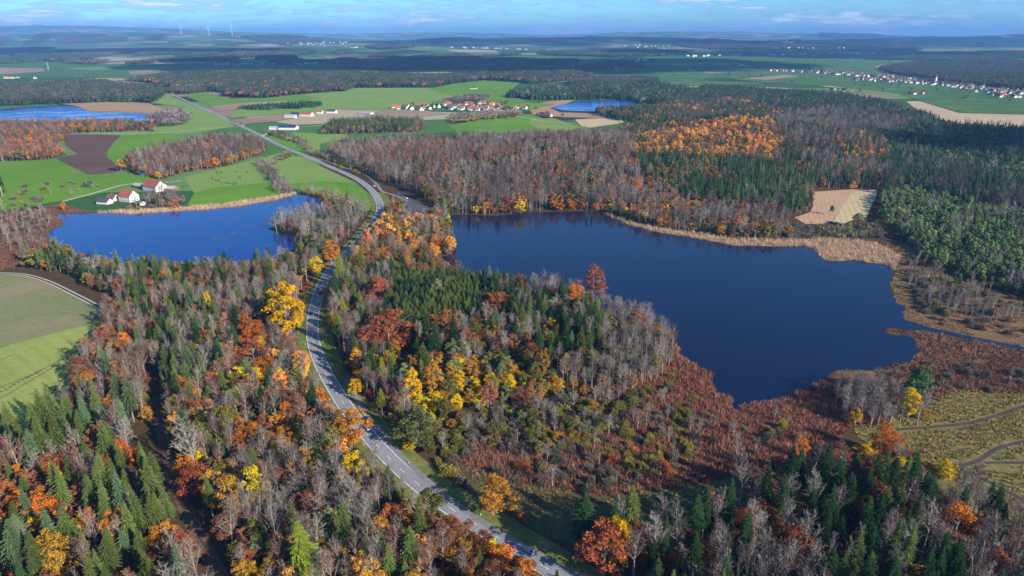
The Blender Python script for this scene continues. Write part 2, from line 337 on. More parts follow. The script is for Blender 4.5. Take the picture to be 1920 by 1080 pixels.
def g_bare(r, H, Rr, bare, lod, kind='bare'):
    tb = MB(); n = 5 if lod == 0 else 3; tr = (H*0.0105+0.06)*(.62 if kind == 'birch' else 1)
    top = np.array((r.uniform(-1, 1), r.uniform(-1, 1), H*0.9)); mid = np.array((r.uniform(-.4, .4), r.uniform(-.4, .4), H*0.5))
    tb.tube((0, 0, -0.5), mid, tr*1.25, tr*0.85, n); tb.tube(mid, top, tr*0.85, 0.05, n)
    V = []; T = []
    def blade(a, b, w, t):
        d = b-a; s = np.cross(d, r.normal(0, 1, 3)); s = s/(np.linalg.norm(s)+1e-9)*w
        V.extend((a+s, a-s, b)); T.append(t)
    n1, n2, n3 = {0: (18, 7, 8), 1: (12, 5, 5), 2: (6, 3, 2)}[lod]
    wt = {0: (0.075, 0.042), 1: (0.15, 0.115), 2: (0.5, 0.38)}[lod]
    if kind == 'birch': wt = (wt[0]*1.0, wt[1]*1.1)
    for i in range(n1):
        f = (i+r.uniform(0, 1))/n1; z0 = bare+(0.92-bare)*f
        base = mid+(top-mid)*((z0*H-mid[2])/(top[2]-mid[2])) if z0*H > mid[2] else mid*(z0*H/mid[2])
        a = i*2.4+r.uniform(-.5, .5); up = r.uniform(1.0, 2.6) if kind != 'birch' else r.uniform(1.4, 2.6)
        ln = Rr*(1.35-0.85*f)*r.uniform(0.8, 1.2)*1.15
        pp = limb_path(r, base, (math.cos(a), math.sin(a), up), ln, 3, 0.16)
        if lod == 0:
            for j in range(3): tb.tube(pp[j], pp[j+1], (0.13-0.035*j)*(tr/0.3), (0.095-0.03*j)*(tr/0.3), 3)
        else:
            blade(pp[0], pp[3], wt[0]*1.2, 0.9)
        for j in range(n2):
            q = r.uniform(0.25, 1.0)*3; k = min(2, int(q)); b0 = pp[k]+(pp[k+1]-pp[k])*(q-k)
            d = (pp[3]-pp[0])/np.linalg.norm(pp[3]-pp[0])*0.9+r.normal(0, .6, 3)+np.array((0, 0, .55)); d /= np.linalg.norm(d)
            l2 = ln*r.uniform(0.3, 0.62); e = b0+d*l2
            blade(b0, e, wt[0]*0.62, r.uniform(0.5, 1.0))
            for k3 in range(n3):
                s0 = b0+d*l2*r.uniform(0.2, 1.0); d3 = d+r.normal(0, .55, 3)+np.array((0, 0, .25)); d3 /= np.linalg.norm(d3)
                blade(s0, s0+d3*l2*r.uniform(0.35, 0.7), wt[1], r.uniform(0.0, 0.9))
    return tb, V, T
def g_pine(r, H, Rr, bare, lod, kind='pine'):
    tb = MB(); tb.tube((0, 0, -0.5), (r.uniform(-.6, .6), 0, H*0.85), H*0.012+0.08, 0.07, 5 if lod == 0 else 3)
    V = []; T = []
    nb, nl, ls = {0: (30, 60, 0.42), 1: (16, 14, 0.95), 2: (7, 6, 1.9)}[lod]
    for i in range(nb):
        f = (i+0.5)/nb; z = H*(bare+(1-bare)*f**0.8); a = i*2.4+r.uniform(-.5, .5); rr = Rr*math.sin(PI*min(1, 0.18+0.86*f))**0.7*r.uniform(0.35, 0.85)
        b = np.array((math.cos(a)*rr, math.sin(a)*rr, z)); bt = r.uniform(0.1, 0.8); br = Rr*r.uniform(0.34, 0.5)
        if lod == 0: tb.tube((0, 0, z-rr*0.5), b, 0.09, 0.04, 3)
        for _ in range(nl):
            d = r.normal(0, 1, 3); d /= np.linalg.norm(d); d[2] = abs(d[2])*0.75-0.15; c_ = b+d*br*r.uniform(.6, 1.05)
            nn = d+r.normal(0, .5, 3); nn /= np.linalg.norm(nn); u = np.cross(nn, r.normal(0, 1, 3)); u /= np.linalg.norm(u)+1e-9; w = np.cross(nn, u); s = ls*r.uniform(.6, 1.3)
            V.extend((c_+u*s, c_-u*s*.5+w*s*.8, c_-u*s*.5-w*s*.8)); T.append(min(1, max(0, bt+r.uniform(-.3, .35))))
    return tb, V, T
def g_bush(r, H, Rr, bare, lod, kind='bush'):
    tb = MB()
    for i in range({0: 6, 1: 3, 2: 1}[lod]):
        a = r.uniform(0, 2*PI); tb.tube((0, 0, -0.2), (math.cos(a)*Rr*.5, math.sin(a)*Rr*.5, H*.6), 0.10, 0.04, 3)
    V = []; T = []
    n, s0 = {0: (1100, 0.26), 1: (150, 0.7), 2: (26, 1.6)}[lod]
    lobes = [(r.uniform(-.5, .5)*Rr, r.uniform(-.5, .5)*Rr, r.uniform(.55, 1)) for _ in range(6)]
    for i in range(n):
        lx, ly, lh = lobes[i % 6]; d = r.normal(0, 1, 3); d /= np.linalg.norm(d); d[2] = abs(d[2])
        c_ = np.array((lx, ly, 0.1))+d*np.array((Rr*.62, Rr*.62, H*lh))*r.uniform(.55, 1.0)
        e = c_+(d+np.array((0, 0, .7))+r.normal(0, .3, 3))*s0*1.7; s = np.cross(e-c_, r.normal(0, 1, 3)); s = s/(np.linalg.norm(s)+1e-9)*s0*.55
        V.extend((c_+s, c_-s, e)); T.append(min(1, max(0, lh-.3+r.uniform(-.3, .4))))
    return tb, V, T
GEN = {'spruce': g_conifer, 'larch': g_conifer, 'maple': g_leafy, 'beech': g_leafy, 'oak': g_leafy, 'bare': g_bare, 'birch': g_bare, 'pine': g_pine, 'bush': g_bush}
DIM = {'spruce': (25.5, 3.7, .40), 'larch': (23, 3.3, .25), 'maple': (18, 4.6, .18), 'beech': (20, 5.4, .20), 'oak': (17, 4.6, .22), 'bare': (22.5, 3.9, .36), 'birch': (13, 2.7, .28), 'pine': (14.5, 3.5, .38), 'bush': (4.0, 2.9, 0)}
BARK = {'spruce': 'bark_pale', 'larch': 'bark_dark', 'maple': 'bark_grey', 'beech': 'bark_grey', 'oak': 'bark_dark', 'bare': 'bark_pale', 'birch': 'bark_white', 'pine': 'bark_dark', 'bush': 'bark_dark'}
NAME = {'spruce': 'spruce_tree', 'larch': 'larch_tree', 'maple': 'maple_tree', 'beech': 'beech_tree', 'oak': 'oak_tree', 'bare': 'bare_tree', 'birch': 'birch_tree', 'pine': 'pine_tree', 'bush': 'bush'}
CAT = {'spruce': 'spruce', 'larch': 'larch', 'maple': 'maple', 'beech': 'beech', 'oak': 'oak', 'bare': 'bare tree', 'birch': 'birch', 'pine': 'pine', 'bush': 'bush'}
NVAR = {0: 3, 1: 3}
PROTO = {}   # (kind, colour, lod, variant) -> (trunk mesh, crown mesh)
PCOL = {}    # kind -> collection of joined prototypes for the rest of that kind, kept out of the scene
PIDX = {}
PLIST = {}
def get_proto(kind, colour, lod, var):
    k = (kind, colour, lod, var)
    if k in PROTO: return PROTO[k]
    r = np.random.default_rng(abs(hash((len(kind)*7+ord(kind[0]), len(colour), lod, var))) % 99991)
    H, Rr, bare = DIM[kind]
    if kind == 'spruce' and var == 1: Rr *= 1.15; bare *= 0.5
    if kind == 'bare' and var == 2: Rr *= 1.15
    H *= (1, .92, 1.06, .96, 1.0)[var]; Rr *= (1, 1, 1, .85, 1.12)[var]; bare *= (1, 1, 1, 1.25, .8)[var]
    if kind == 'bare' and lod: bare *= .8
    geo = ('geo', kind, lod, var)
    if geo not in PROTO:
        tb, V, T = GEN[kind](r, H, Rr, bare, lod, kind); V = np.array(V) if lod or kind != 'bare' else np.array(V); PROTO[geo] = (tb, np.array(V), np.array(T))
    tb, V, T = PROTO[geo]
    nm = f'{kind}_{colour}'.replace(' ', '_').replace('-', '_')
    tm = PROTO.get(('tm', kind, lod, var))
    if tm is None: tm = PROTO['tm', kind, lod, var] = tb.me('trunk', [MT['bark_grey' if kind == 'bare' and lod else BARK[kind]]])
    cm = mesh('crown', V, tris(V, len(T)), [MT[kind, colour]], T)
    PROTO[k] = (tm, cm); return PROTO[k]
def get_index(kind, colour, lod, var):
    """index of the joined prototype in this kind's private collection"""
    if kind not in PCOL: PCOL[kind] = bpy.data.collections.new(f'{kind}_kinds'); PLIST[kind] = []
    k = (kind, colour, lod, var)
    if k not in PIDX:
        get_proto(*k); tb, V, T = PROTO['geo', kind, lod, var]
        nv = len(tb.v); v = np.vstack([np.array(tb.v, float).reshape(-1, 3), V])
        f = list(tb.f)+[(nv+3*i, nv+3*i+1, nv+3*i+2) for i in range(len(T))]
        me = mesh('tree_shape', v, f, [MT['bark_grey' if kind == 'bare' and lod else BARK[kind]], MT[kind, colour]], list(tb.t)+list(T), [0]*len(tb.f)+[1]*len(T))
        o = bpy.data.objects.new(f'p{len(PLIST[kind]):04d}', me); PCOL[kind].objects.link(o); PIDX[k] = len(PLIST[kind]); PLIST[kind].append(o)
    return PIDX[k]
def scatter(name, coll, pts, idx, rot, scl, label, cat=None):
    n = len(pts); me = bpy.data.meshes.new(name); me.vertices.add(n); me.vertices.foreach_set('co', np.asarray(pts, np.float32).ravel())
    a = me.attributes.new('pi', 'INT', 'POINT'); a.data.foreach_set('value', np.asarray(idx, np.int32))
    a = me.attributes.new('pr', 'FLOAT', 'POINT'); a.data.foreach_set('value', np.asarray(rot, np.float32))
    a = me.attributes.new('ps', 'FLOAT_VECTOR', 'POINT'); a.data.foreach_set('vector', np.asarray(scl, np.float32).ravel())
    me.update(); o = link(name, me)
    ng = bpy.data.node_groups.new(name, 'GeometryNodeTree'); ng.interface.new_socket('Geometry', in_out='INPUT', socket_type='NodeSocketGeometry'); ng.interface.new_socket('Geometry', in_out='OUTPUT', socket_type='NodeSocketGeometry')
    gi = ng.nodes.new('NodeGroupInput'); go = ng.nodes.new('NodeGroupOutput')
    ci = ng.nodes.new('GeometryNodeCollectionInfo'); ci.inputs['Collection'].default_value = coll; ci.inputs['Separate Children'].default_value = True; ci.inputs['Reset Children'].default_value = True
    ip = ng.nodes.new('GeometryNodeInstanceOnPoints'); ip.inputs['Pick Instance'].default_value = True
    def att(nm, t):
        q = ng.nodes.new('GeometryNodeInputNamedAttribute'); q.data_type = t; q.inputs['Name'].default_value = nm; return q.outputs['Attribute']
    ng.links.new(gi.outputs[0], ip.inputs['Points']); ng.links.new(ci.outputs[0], ip.inputs['Instance']); ng.links.new(att('pi', 'INT'), ip.inputs['Instance Index'])
    cx = ng.nodes.new('ShaderNodeCombineXYZ'); ng.links.new(att('pr', 'FLOAT'), cx.inputs[2]); ng.links.new(cx.outputs[0], ip.inputs['Rotation']); ng.links.new(att('ps', 'FLOAT_VECTOR'), ip.inputs['Scale'])
    ng.links.new(ip.outputs[0], go.inputs[0])
    md = o.modifiers.new('scatter', 'NODES'); md.node_group = ng
    tag(o, label, cat, None, 'stuff'); return o

# ------------------------------------------------------------------ outlines read off the place
LAKE_L = [(107, 402), (122, 401), (181, 400), (207, 399), (244, 402), (275, 401), (306, 398), (337, 396), (389, 393), (441, 388), (480, 381), (518, 375), (544, 369), (554, 365), (575, 368), (601, 373), (621, 386), (626, 398), (600, 405), (575, 404), (525, 420), (503, 429), (518, 438), (549, 442), (560, 455), (545, 480), (500, 500), (400, 508), (250, 502), (170, 490), (120, 470), (92, 452), (83, 440), (98, 429), (120, 422), (114, 412), (105, 406)]
LAKE_R = [(846, 404), (880, 403), (926, 405), (961, 402), (988, 397), (1015, 398), (1053, 397), (1097, 396), (1124, 397), (1137, 403), (1153, 412), (1172, 422), (1205, 429), (1232, 435), (1259, 439), (1286, 443), (1324, 451), (1357, 457), (1376, 461), (1427, 461), (1481, 462), (1508, 461), (1523, 465), (1535, 477), (1549, 488), (1568, 491), (1600, 487), (1627, 492), (1654, 495), (1665, 497), (1676, 508), (1670, 522), (1670, 538), (1673, 552), (1682, 569), (1698, 574), (1695, 586), (1695, 599), (1718, 606), (1734, 612), (1773, 620), (1829, 633), (1884, 644), (1960, 661), (2060, 684), (2060, 694), (1960, 669), (1884, 650), (1829, 640), (1773, 627), (1732, 619), (1701, 620), (1676, 615), (1661, 616), (1659, 623), (1676, 630), (1707, 631), (1714, 641), (1715, 652), (1726, 660), (1714, 672), (1707, 679), (1679, 684), (1634, 694), (1570, 694), (1551, 708), (1523, 724), (1490, 736), (1482, 748), (1440, 753), (1390, 761), (1386, 771), (1374, 767), (1370, 747), (1354, 742), (1340, 733), (1340, 724), (1332, 713), (1339, 702), (1321, 694), (1296, 676), (1274, 666), (1276, 652), (1258, 640), (1235, 622), (1200, 604), (1125, 576), (1050, 552), (960, 545), (900, 540), (850, 522), (818, 500), (820, 484), (848, 478), (852, 462), (838, 430)]
LAKE_TL = [(-160, 208), (0, 205), (40, 202), (113, 198), (140, 200), (157, 205), (163, 210), (213, 212), (260, 213), (283, 217), (283, 228), (240, 232), (150, 232), (0, 232), (-160, 232)]
POND = [(1032, 203), (1050, 197), (1083, 191), (1133, 188), (1187, 190), (1220, 197), (1223, 203), (1187, 209), (1107, 210), (1057, 208)]
ROAD = [(1180, 1180), (1105, 1118), (1040, 1075), (990, 1042), (935, 1011), (869, 971), (813, 934), (758, 888), (716, 848), (691, 817), (674, 796), (647, 763), (619, 716), (597, 674), (586, 636), (586, 602), (591, 572), (599, 544), (613, 516), (635, 491), (653, 472), (673, 451), (692, 427), (711, 401), (712, 381), (700, 360), (679, 342), (658, 330), (621, 314), (585, 298), (554, 285), (525, 273), (492, 256), (462, 241), (430, 226), (398, 211), (367, 197), (333, 182), (307, 168), (270, 160), (230, 151), (187, 140), (117, 133), (40, 130)]
road = smooth(ROAD, 5.0)
PATH = [(1230, 1160), (1135, 1108), (1078, 1079), (1020, 1046), (952, 1010), (897, 974), (838, 935), (774, 877), (741, 844), (712, 812), (690, 785), (670, 752), (650, 712)]
path = smooth(PATH, 4.0)
TRACK = smooth([(285, 720), (302, 800), (318, 870), (345, 950), (385, 1030), (430, 1110), (480, 1200)], 4.0)
FTRACK = smooth([(-60, 514), (17, 513), (50, 516), (92, 530), (133, 550), (172, 570), (196, 583)], 4.0)
pLAKES = [poly(*q) for q in (LAKE_L, LAKE_R, LAKE_TL, POND)]
# fields: name, label, polygon, material
GRN = (0.085, 0.215, 0.022); GRN2 = (0.125, 0.27, 0.035)
def M(n, *a, **k):
    if n not in MT: MT[n] = land(n, *a, **k)
    return MT[n]
M('meadow_lush', (0.095, 0.215, 0.018), (0.145, 0.275, 0.030), 0.008, 0.15, cc=(0.125, 0.225, 0.035), stripe=[(0.5, 7.0, 0.35), (0.5, 1.7, 0.15)], stripe_c=(0.15, 0.24, 0.045))
M('meadow_pale', (0.150, 0.270, 0.045), (0.200, 0.300, 0.075), 0.008, 0.15, cc=(0.21, 0.25, 0.075), stripe=[(2.0, 6.0, 0.4)], stripe_c=(0.22, 0.27, 0.09))
M('meadow_far', (0.045, 0.125, 0.038), (0.075, 0.165, 0.055), 0.003, 0.05, cc=(0.13, 0.16, 0.06))
M('meadow_far_pale', (0.11, 0.235, 0.06), (0.16, 0.27, 0.08), 0.003, 0.05)
M('ploughed', (0.105, 0.062, 0.048), (0.150, 0.095, 0.075), 0.010, 0.3, stripe=[(0.5, 3.0, 0.25)], stripe_c=(0.08, 0.045, 0.035))
M('brown_field', (0.27, 0.185, 0.125), (0.34, 0.25, 0.17), 0.006, 0.2)
M('tan_field', (0.42, 0.31, 0.20), (0.50, 0.38, 0.25), 0.006, 0.2)
M('winter_crop', (0.23, 0.21, 0.105), (0.150, 0.205, 0.065), 0.0065, 0.25, cc=(0.27, 0.215, 0.125), stripe=[(1.9, 2.2, 0.12)], stripe_c=(0.30, 0.25, 0.15))
M('bright_crop', (0.25, 0.300, 0.070), (0.32, 0.345, 0.100), 0.012, 0.25, stripe=[(-0.9, 9.5, 0.22), (-0.93, 2.3, 0.16)], stripe_c=(0.15, 0.20, 0.035))
M('stubble', (0.42, 0.25, 0.15), (0.48, 0.31, 0.19), 0.02, 0.35, stripe=[(0.35, 5.0, 0.5)], stripe_c=(0.52, 0.37, 0.23))
M('stubble_pale', (0.50, 0.38, 0.21), (0.56, 0.43, 0.25), 0.02, 0.35, stripe=[(0.35, 6.0, 0.6)], stripe_c=(0.38, 0.29, 0.14))
M('marsh_olive', (0.20, 0.165, 0.060), (0.145, 0.120, 0.045), 0.02, 0.6, cc=(0.25, 0.20, 0.075))
M('marsh_brown', (0.17, 0.085, 0.050), (0.12, 0.060, 0.042), 0.02, 0.6, cc=(0.22, 0.12, 0.06))
M('marsh_red', (0.150, 0.050, 0.034), (0.10, 0.034, 0.026), 0.03, 0.6, cc=(0.20, 0.080, 0.05))
M('marsh_tan', (0.40, 0.25, 0.15), (0.33, 0.21, 0.12), 0.01, 0.4)
M('marsh_orange', (0.20, 0.120, 0.060), (0.14, 0.095, 0.055), 0.015, 0.5, cc=(0.26, 0.150, 0.065))
M('meadow_rough', (0.075, 0.080, 0.032), (0.11, 0.105, 0.042), 0.02, 0.5, cc=(0.085, 0.060, 0.038))  # green-brown grass, its colour also darkened to carry the tree shade
FIELDS = [
 ('farm_field', 'brownish green winter crop field behind the pale curving track', [(-120, 522), (0, 515), (17, 514), (50, 517), (92, 531), (133, 551), (172, 571), (200, 585), (165, 607), (80, 633), (0, 651), (-160, 690)], 'winter_crop'),
 ('farm_field', 'bright yellow-green striped crop field at the left', [(-160, 692), (0, 652), (165, 608), (200, 586), (200, 640), (160, 700), (145, 770), (80, 830), (0, 838), (-160, 850)], 'bright_crop'),
 ('meadow', 'lush meadow left of the white farm', [(-150, 310), (0, 302), (70, 300), (105, 298), (165, 328), (212, 325), (300, 330), (275, 345), (240, 350), (190, 362), (130, 375), (80, 382), (0, 395), (-150, 410)], 'meadow_lush'),
 ('ploughed_field', 'dark ploughed field curving between green meadows', [(115, 254), (140, 250), (229, 254), (215, 265), (202, 283), (200, 294), (215, 305), (235, 315), (212, 325), (165, 328), (105, 298), (145, 288), (125, 275)], 'ploughed'),
 ('meadow', 'green meadow right of the dark ploughed field', [(232, 254), (320, 250), (330, 262), (240, 285), (228, 312), (215, 305), (200, 294), (202, 283), (215, 265)], 'meadow_lush'),
 ('meadow', 'pale strip meadow above the ploughed field', [(110, 252), (160, 246), (260, 242), (300, 250), (229, 254), (140, 250)], 'meadow_pale'),
 ('meadow', 'meadow with grazing cattle on the far shore of the blue lake', [(352, 345), (345, 332), (400, 318), (470, 302), (540, 282), (560, 300), (500, 320), (510, 345), (535, 362), (480, 376), (400, 385), (370, 370)], 'meadow_pale'),
 ('meadow', 'darker green strip along the far lake shore', [(365, 362), (400, 352), (505, 342), (540, 365), (480, 375), (441, 383), (389, 388), (350, 386)], 'meadow_lush'),
 ('meadow', 'sloping meadow left of the straight road', [(500, 320), (560, 292), (600, 311), (640, 330), (668, 343), (600, 340), (530, 345), (515, 335)], 'meadow_pale'),
 ('meadow', 'shaded green meadow inside the road bend', [(530, 345), (600, 340), (668, 343), (690, 362), (700, 385), (690, 397), (640, 380), (560, 355)], 'meadow_lush'),
 ('meadow', 'narrow meadow beside the junction', [(495, 258), (520, 253), (560, 265), (585, 285), (560, 283), (520, 268)], 'meadow_lush'),
 ('meadow', 'pale meadow behind the roadside hedge', [(545, 248), (650, 252), (655, 258), (600, 270), (600, 288), (585, 290), (570, 268)], 'meadow_pale'),
 ('meadow', 'pale yellow-green meadow left of the straight far road', [(285, 235), (350, 200), (283, 193), (300, 176), (330, 184), (365, 198), (430, 228), (440, 236), (380, 248), (320, 252), (290, 248)], 'meadow_pale'),
 ('meadow', 'green meadow right of the straight far road', [(345, 180), (380, 174), (430, 185), (500, 184), (560, 178), (600, 182), (540, 192), (450, 192), (400, 200)], 'meadow_lush'),
 ('brown_field', 'brown field beside the far road', [(395, 200), (450, 193), (540, 189), (530, 196), (440, 206), (410, 210)], 'brown_field'),
 ('meadow', 'broad pale green meadow behind the village', [(560, 178), (670, 165), (810, 165), (880, 190), (820, 200), (740, 208), (640, 205), (560, 212), (430, 222), (440, 208), (540, 196), (600, 184)], 'meadow_pale'),
 ('meadow', 'emerald meadow between the village and the dark wood', [(800, 168), (850, 158), (907, 151), (973, 156), (945, 182), (960, 190), (1040, 196), (1000, 205), (920, 200), (880, 185), (840, 178)], 'meadow_lush'),
 ('brown_field', 'brown field left of the village', [(690, 212), (740, 206), (800, 208), (840, 214), (760, 222), (680, 222)], 'brown_field'),
 ('brown_field', 'brown field behind the long meadow', [(430, 226), (530, 215), (560, 220), (520, 228), (455, 234)], 'brown_field'),
 ('meadow', 'bright meadow in front of the village', [(840, 236), (940, 215), (1000, 214), (1030, 228), (1090, 232), (1200, 236), (1210, 244), (1150, 256), (1060, 262), (940, 250), (860, 246)], 'meadow_lush'),
 ('meadow', 'small green field by the hamlet', [(1000, 222), (1040, 222), (1090, 240), (1060, 246), (1010, 240), (990, 232)], 'meadow_pale'),
 ('striped_field', 'brown and cream striped field beyond the hamlet', [(1078, 224), (1160, 220), (1170, 230), (1110, 240), (1090, 236)], 'stubble_pale'),
 ('reed_meadow', 'tan reed meadow round the far pond', [(985, 198), (1030, 190), (1080, 187), (1060, 195), (1032, 203), (1050, 211), (1110, 213), (1180, 212), (1150, 222), (1050, 220), (1000, 215)], 'marsh_tan'),
 ('reed_meadow', 'pinkish tan reed meadow beside the far left lake', [(113, 195), (160, 193), (215, 190), (280, 194), (305, 205), (290, 216), (260, 211), (213, 210), (165, 208), (140, 198)], 'marsh_tan'),
 ('reed_bed', 'reddish brown reed bed at the left end of the blue lake', [(-120, 400), (0, 396), (60, 392), (120, 385), (160, 395), (181, 399), (107, 402), (114, 412), (120, 422), (98, 429), (83, 440), (92, 455), (60, 475), (35, 500), (0, 508), (-120, 508)], 'marsh_brown'),
 ('reed_bank', 'pale reed bank along the far shore of the blue lake', [(181, 399), (244, 402), (306, 398), (389, 393), (441, 388), (518, 375), (554, 365), (556, 361), (520, 368), (470, 376), (400, 386), (330, 390), (230, 396)], 'marsh_tan'),
 ('stubble_field', 'orange stubble field in a clearing of the wood', [(1490, 408), (1519, 398), (1525, 385), (1520, 370), (1523, 360), (1600, 355), (1618, 356), (1596, 363), (1590, 372), (1575, 395), (1560, 415), (1540, 420), (1510, 420)], 'stubble'),
 ('stubble_field', 'pale curving mown strip in the stubble clearing', [(1560, 417), (1575, 395), (1590, 372), (1596, 363), (1618, 356), (1645, 356), (1642, 370), (1632, 390), (1625, 408), (1600, 412), (1580, 420)], 'stubble_pale'),
 ('reed_bank', 'pale tan reed bank along the far shore of the dark lake', [(1124, 397), (1153, 408), (1205, 424), (1286, 436), (1376, 450), (1481, 450), (1560, 448), (1640, 455), (1665, 470), (1690, 480), (1676, 508), (1665, 499), (1600, 488), (1549, 489), (1523, 466), (1481, 463), (1376, 462), (1286, 444), (1205, 430), (1137, 404)], 'marsh_tan'),
 ('marsh', 'orange-brown boggy heath with white birch stems', [(1665, 470), (1700, 455), (1740, 500), (1830, 535), (1920, 560), (2080, 600), (2080, 690), (1884, 645), (1734, 613), (1695, 600), (1682, 570), (1670, 530), (1678, 508)], 'marsh_orange'),
 ('reed_bed', 'dark red-brown reed bed below the channel', [(1700, 621), (1760, 628), (1884, 652), (2080, 698), (2080, 780), (1920, 740), (1800, 730), (1700, 770), (1640, 800), (1560, 800), (1540, 740), (1570, 696), (1634, 696), (1679, 685), (1709, 680), (1728, 660), (1716, 640), (1707, 632), (1660, 622)], 'marsh_brown'),
 ('reed_bed', 'red-brown reed bed on the near shore of the dark lake', [(1268, 640), (1276, 655), (1274, 668), (1321, 695), (1341, 703), (1341, 735), (1370, 748), (1374, 769), (1390, 762), (1440, 754), (1482, 749), (1490, 737), (1551, 709), (1575, 720), (1600, 800), (1540, 850), (1420, 885), (1260, 915), (1120, 930), (960, 902), (880, 872), (850, 858), (900, 820), (1000, 740), (1100, 730), (1200, 700)], 'marsh_red'),
 ('marsh', 'olive yellow tussock marsh crossed by dark tracks', [(1600, 805), (1700, 772), (1800, 732), (1920, 742), (2100, 790), (2100, 1130), (1960, 1050), (1870, 985), (1790, 940), (1720, 900), (1640, 850)], 'marsh_olive'),
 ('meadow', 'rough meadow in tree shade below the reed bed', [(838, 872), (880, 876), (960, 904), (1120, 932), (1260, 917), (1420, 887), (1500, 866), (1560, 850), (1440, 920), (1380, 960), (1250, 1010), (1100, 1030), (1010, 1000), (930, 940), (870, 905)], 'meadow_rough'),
 # far plain
 ('far_meadow', 'wide green meadow plain beyond the dark wood', [(-200, 150), (0, 146), (170, 145), (250, 148), (240, 132), (400, 128), (640, 128), (700, 126), (700, 119), (400, 119), (0, 120), (-200, 122)], 'meadow_far'),
 ('far_meadow', 'pale strip of meadow below the blue woods', [(120, 128), (240, 124), (330, 126), (300, 130), (170, 132)], 'meadow_far_pale'),
 ('far_brown_field', 'brownish field at the far left edge', [(-100, 136), (0, 127), (80, 128), (85, 134), (20, 139), (-100, 142)], 'brown_field'),
 ('far_meadow', 'broad green plain around the long village', [(1100, 112), (1300, 106), (1500, 104), (1700, 106), (1640, 125), (1700, 140), (1760, 148), (1920, 172), (2150, 190), (2150, 230), (1920, 215), (1800, 212), (1680, 176), (1560, 162), (1440, 156), (1370, 148), (1330, 146), (1270, 160), (1230, 160), (1200, 140), (1060, 132)], 'meadow_far'),
 ('far_field', 'pale green strip under the first far woods', [(1180, 120), (1350, 117), (1420, 120), (1300, 124)], 'meadow_far_pale'),
 ('far_field', 'pale brown strip crossing the green plain', [(1390, 148), (1470, 141), (1500, 143), (1440, 150)], 'brown_field'),
 ('far_field', 'yellowish strip right of the long village', [(1560, 112), (1680, 112), (1650, 117), (1560, 116)], 'meadow_far_pale'),
 ('far_field', 'light meadow between village and right wood', [(1640, 142), (1700, 146), (1760, 151), (1920, 176), (1920, 182), (1800, 163), (1700, 153)], 'meadow_far_pale'),
 ('far_field', 'pale meadow band below the long village', [(1560, 160), (1700, 172), (1860, 190), (1930, 200), (1930, 207), (1830, 196), (1700, 184), (1600, 170)], 'meadow_far_pale'),
 ('far_field', 'dull green field at the left of the plain', [(300, 124), (520, 122), (560, 126), (340, 130)], 'meadow_far_pale'),
 ('far_brown_field', 'pale brown field in front of the long village', [(1500, 156), (1560, 152), (1600, 158), (1610, 166), (1560, 164)], 'tan_field'),
 ('far_brown_field', 'sandy field right of the long wood', [(1700, 190), (1790, 189), (1860, 195), (1930, 206), (2150, 232), (2150, 256), (1930, 240), (1800, 232), (1735, 220)], 'tan_field'),
 ('far_brown_field', 'grey-brown field under the far ridge', [(1160, 116), (1240, 110), (1290, 116), (1200, 120)], 'brown_field'),
 ('far_brown_field', 'pinkish field beside the dark block of wood', [(985, 138), (1060, 130), (1110, 132), (1090, 139)], 'brown_field'),
 ('far_brown_field', 'narrow sandy field on the green plain', [(1310, 134), (1380, 130), (1400, 134), (1330, 138)], 'brown_field'),
]
NOFOREST = [poly(*f[2]) for f in FIELDS]
def fieldpoly(i): return NOFOREST[i]

# ------------------------------------------------------------------ forest zones: base outline, spacing (m), species weights
def mixw(**k): return k
S = {'sd': ('spruce', 'dark green'), 'sm': ('spruce', 'mid green'), 'sg': ('spruce', 'grey-green'), 'sy': ('spruce', 'yellow-green'), 'pb': ('pine', 'blue-green'), 'pl': ('pine', 'light green'),
     'lo': ('larch', 'orange'), 'mg': ('maple', 'golden'), 'ml': ('maple', 'lemon yellow'), 'mo': ('maple', 'ochre'), 'br': ('beech', 'deep red'), 'bb': ('beech', 'rust brown'), 'bo': ('beech', 'bright orange'),
     'ba': ('beech', 'amber'), 'oo': ('oak', 'olive'), 'op': ('oak', 'pale green'), 'ng': ('bare', 'grey'), 'np': ('bare', 'pinkish brown'), 'nu': ('bare', 'purple brown'), 'bi': ('birch', 'white-stemmed'),
     'uo': ('bush', 'olive'), 'ug': ('bush', 'grey-brown'), 'ur': ('bush', 'russet')}
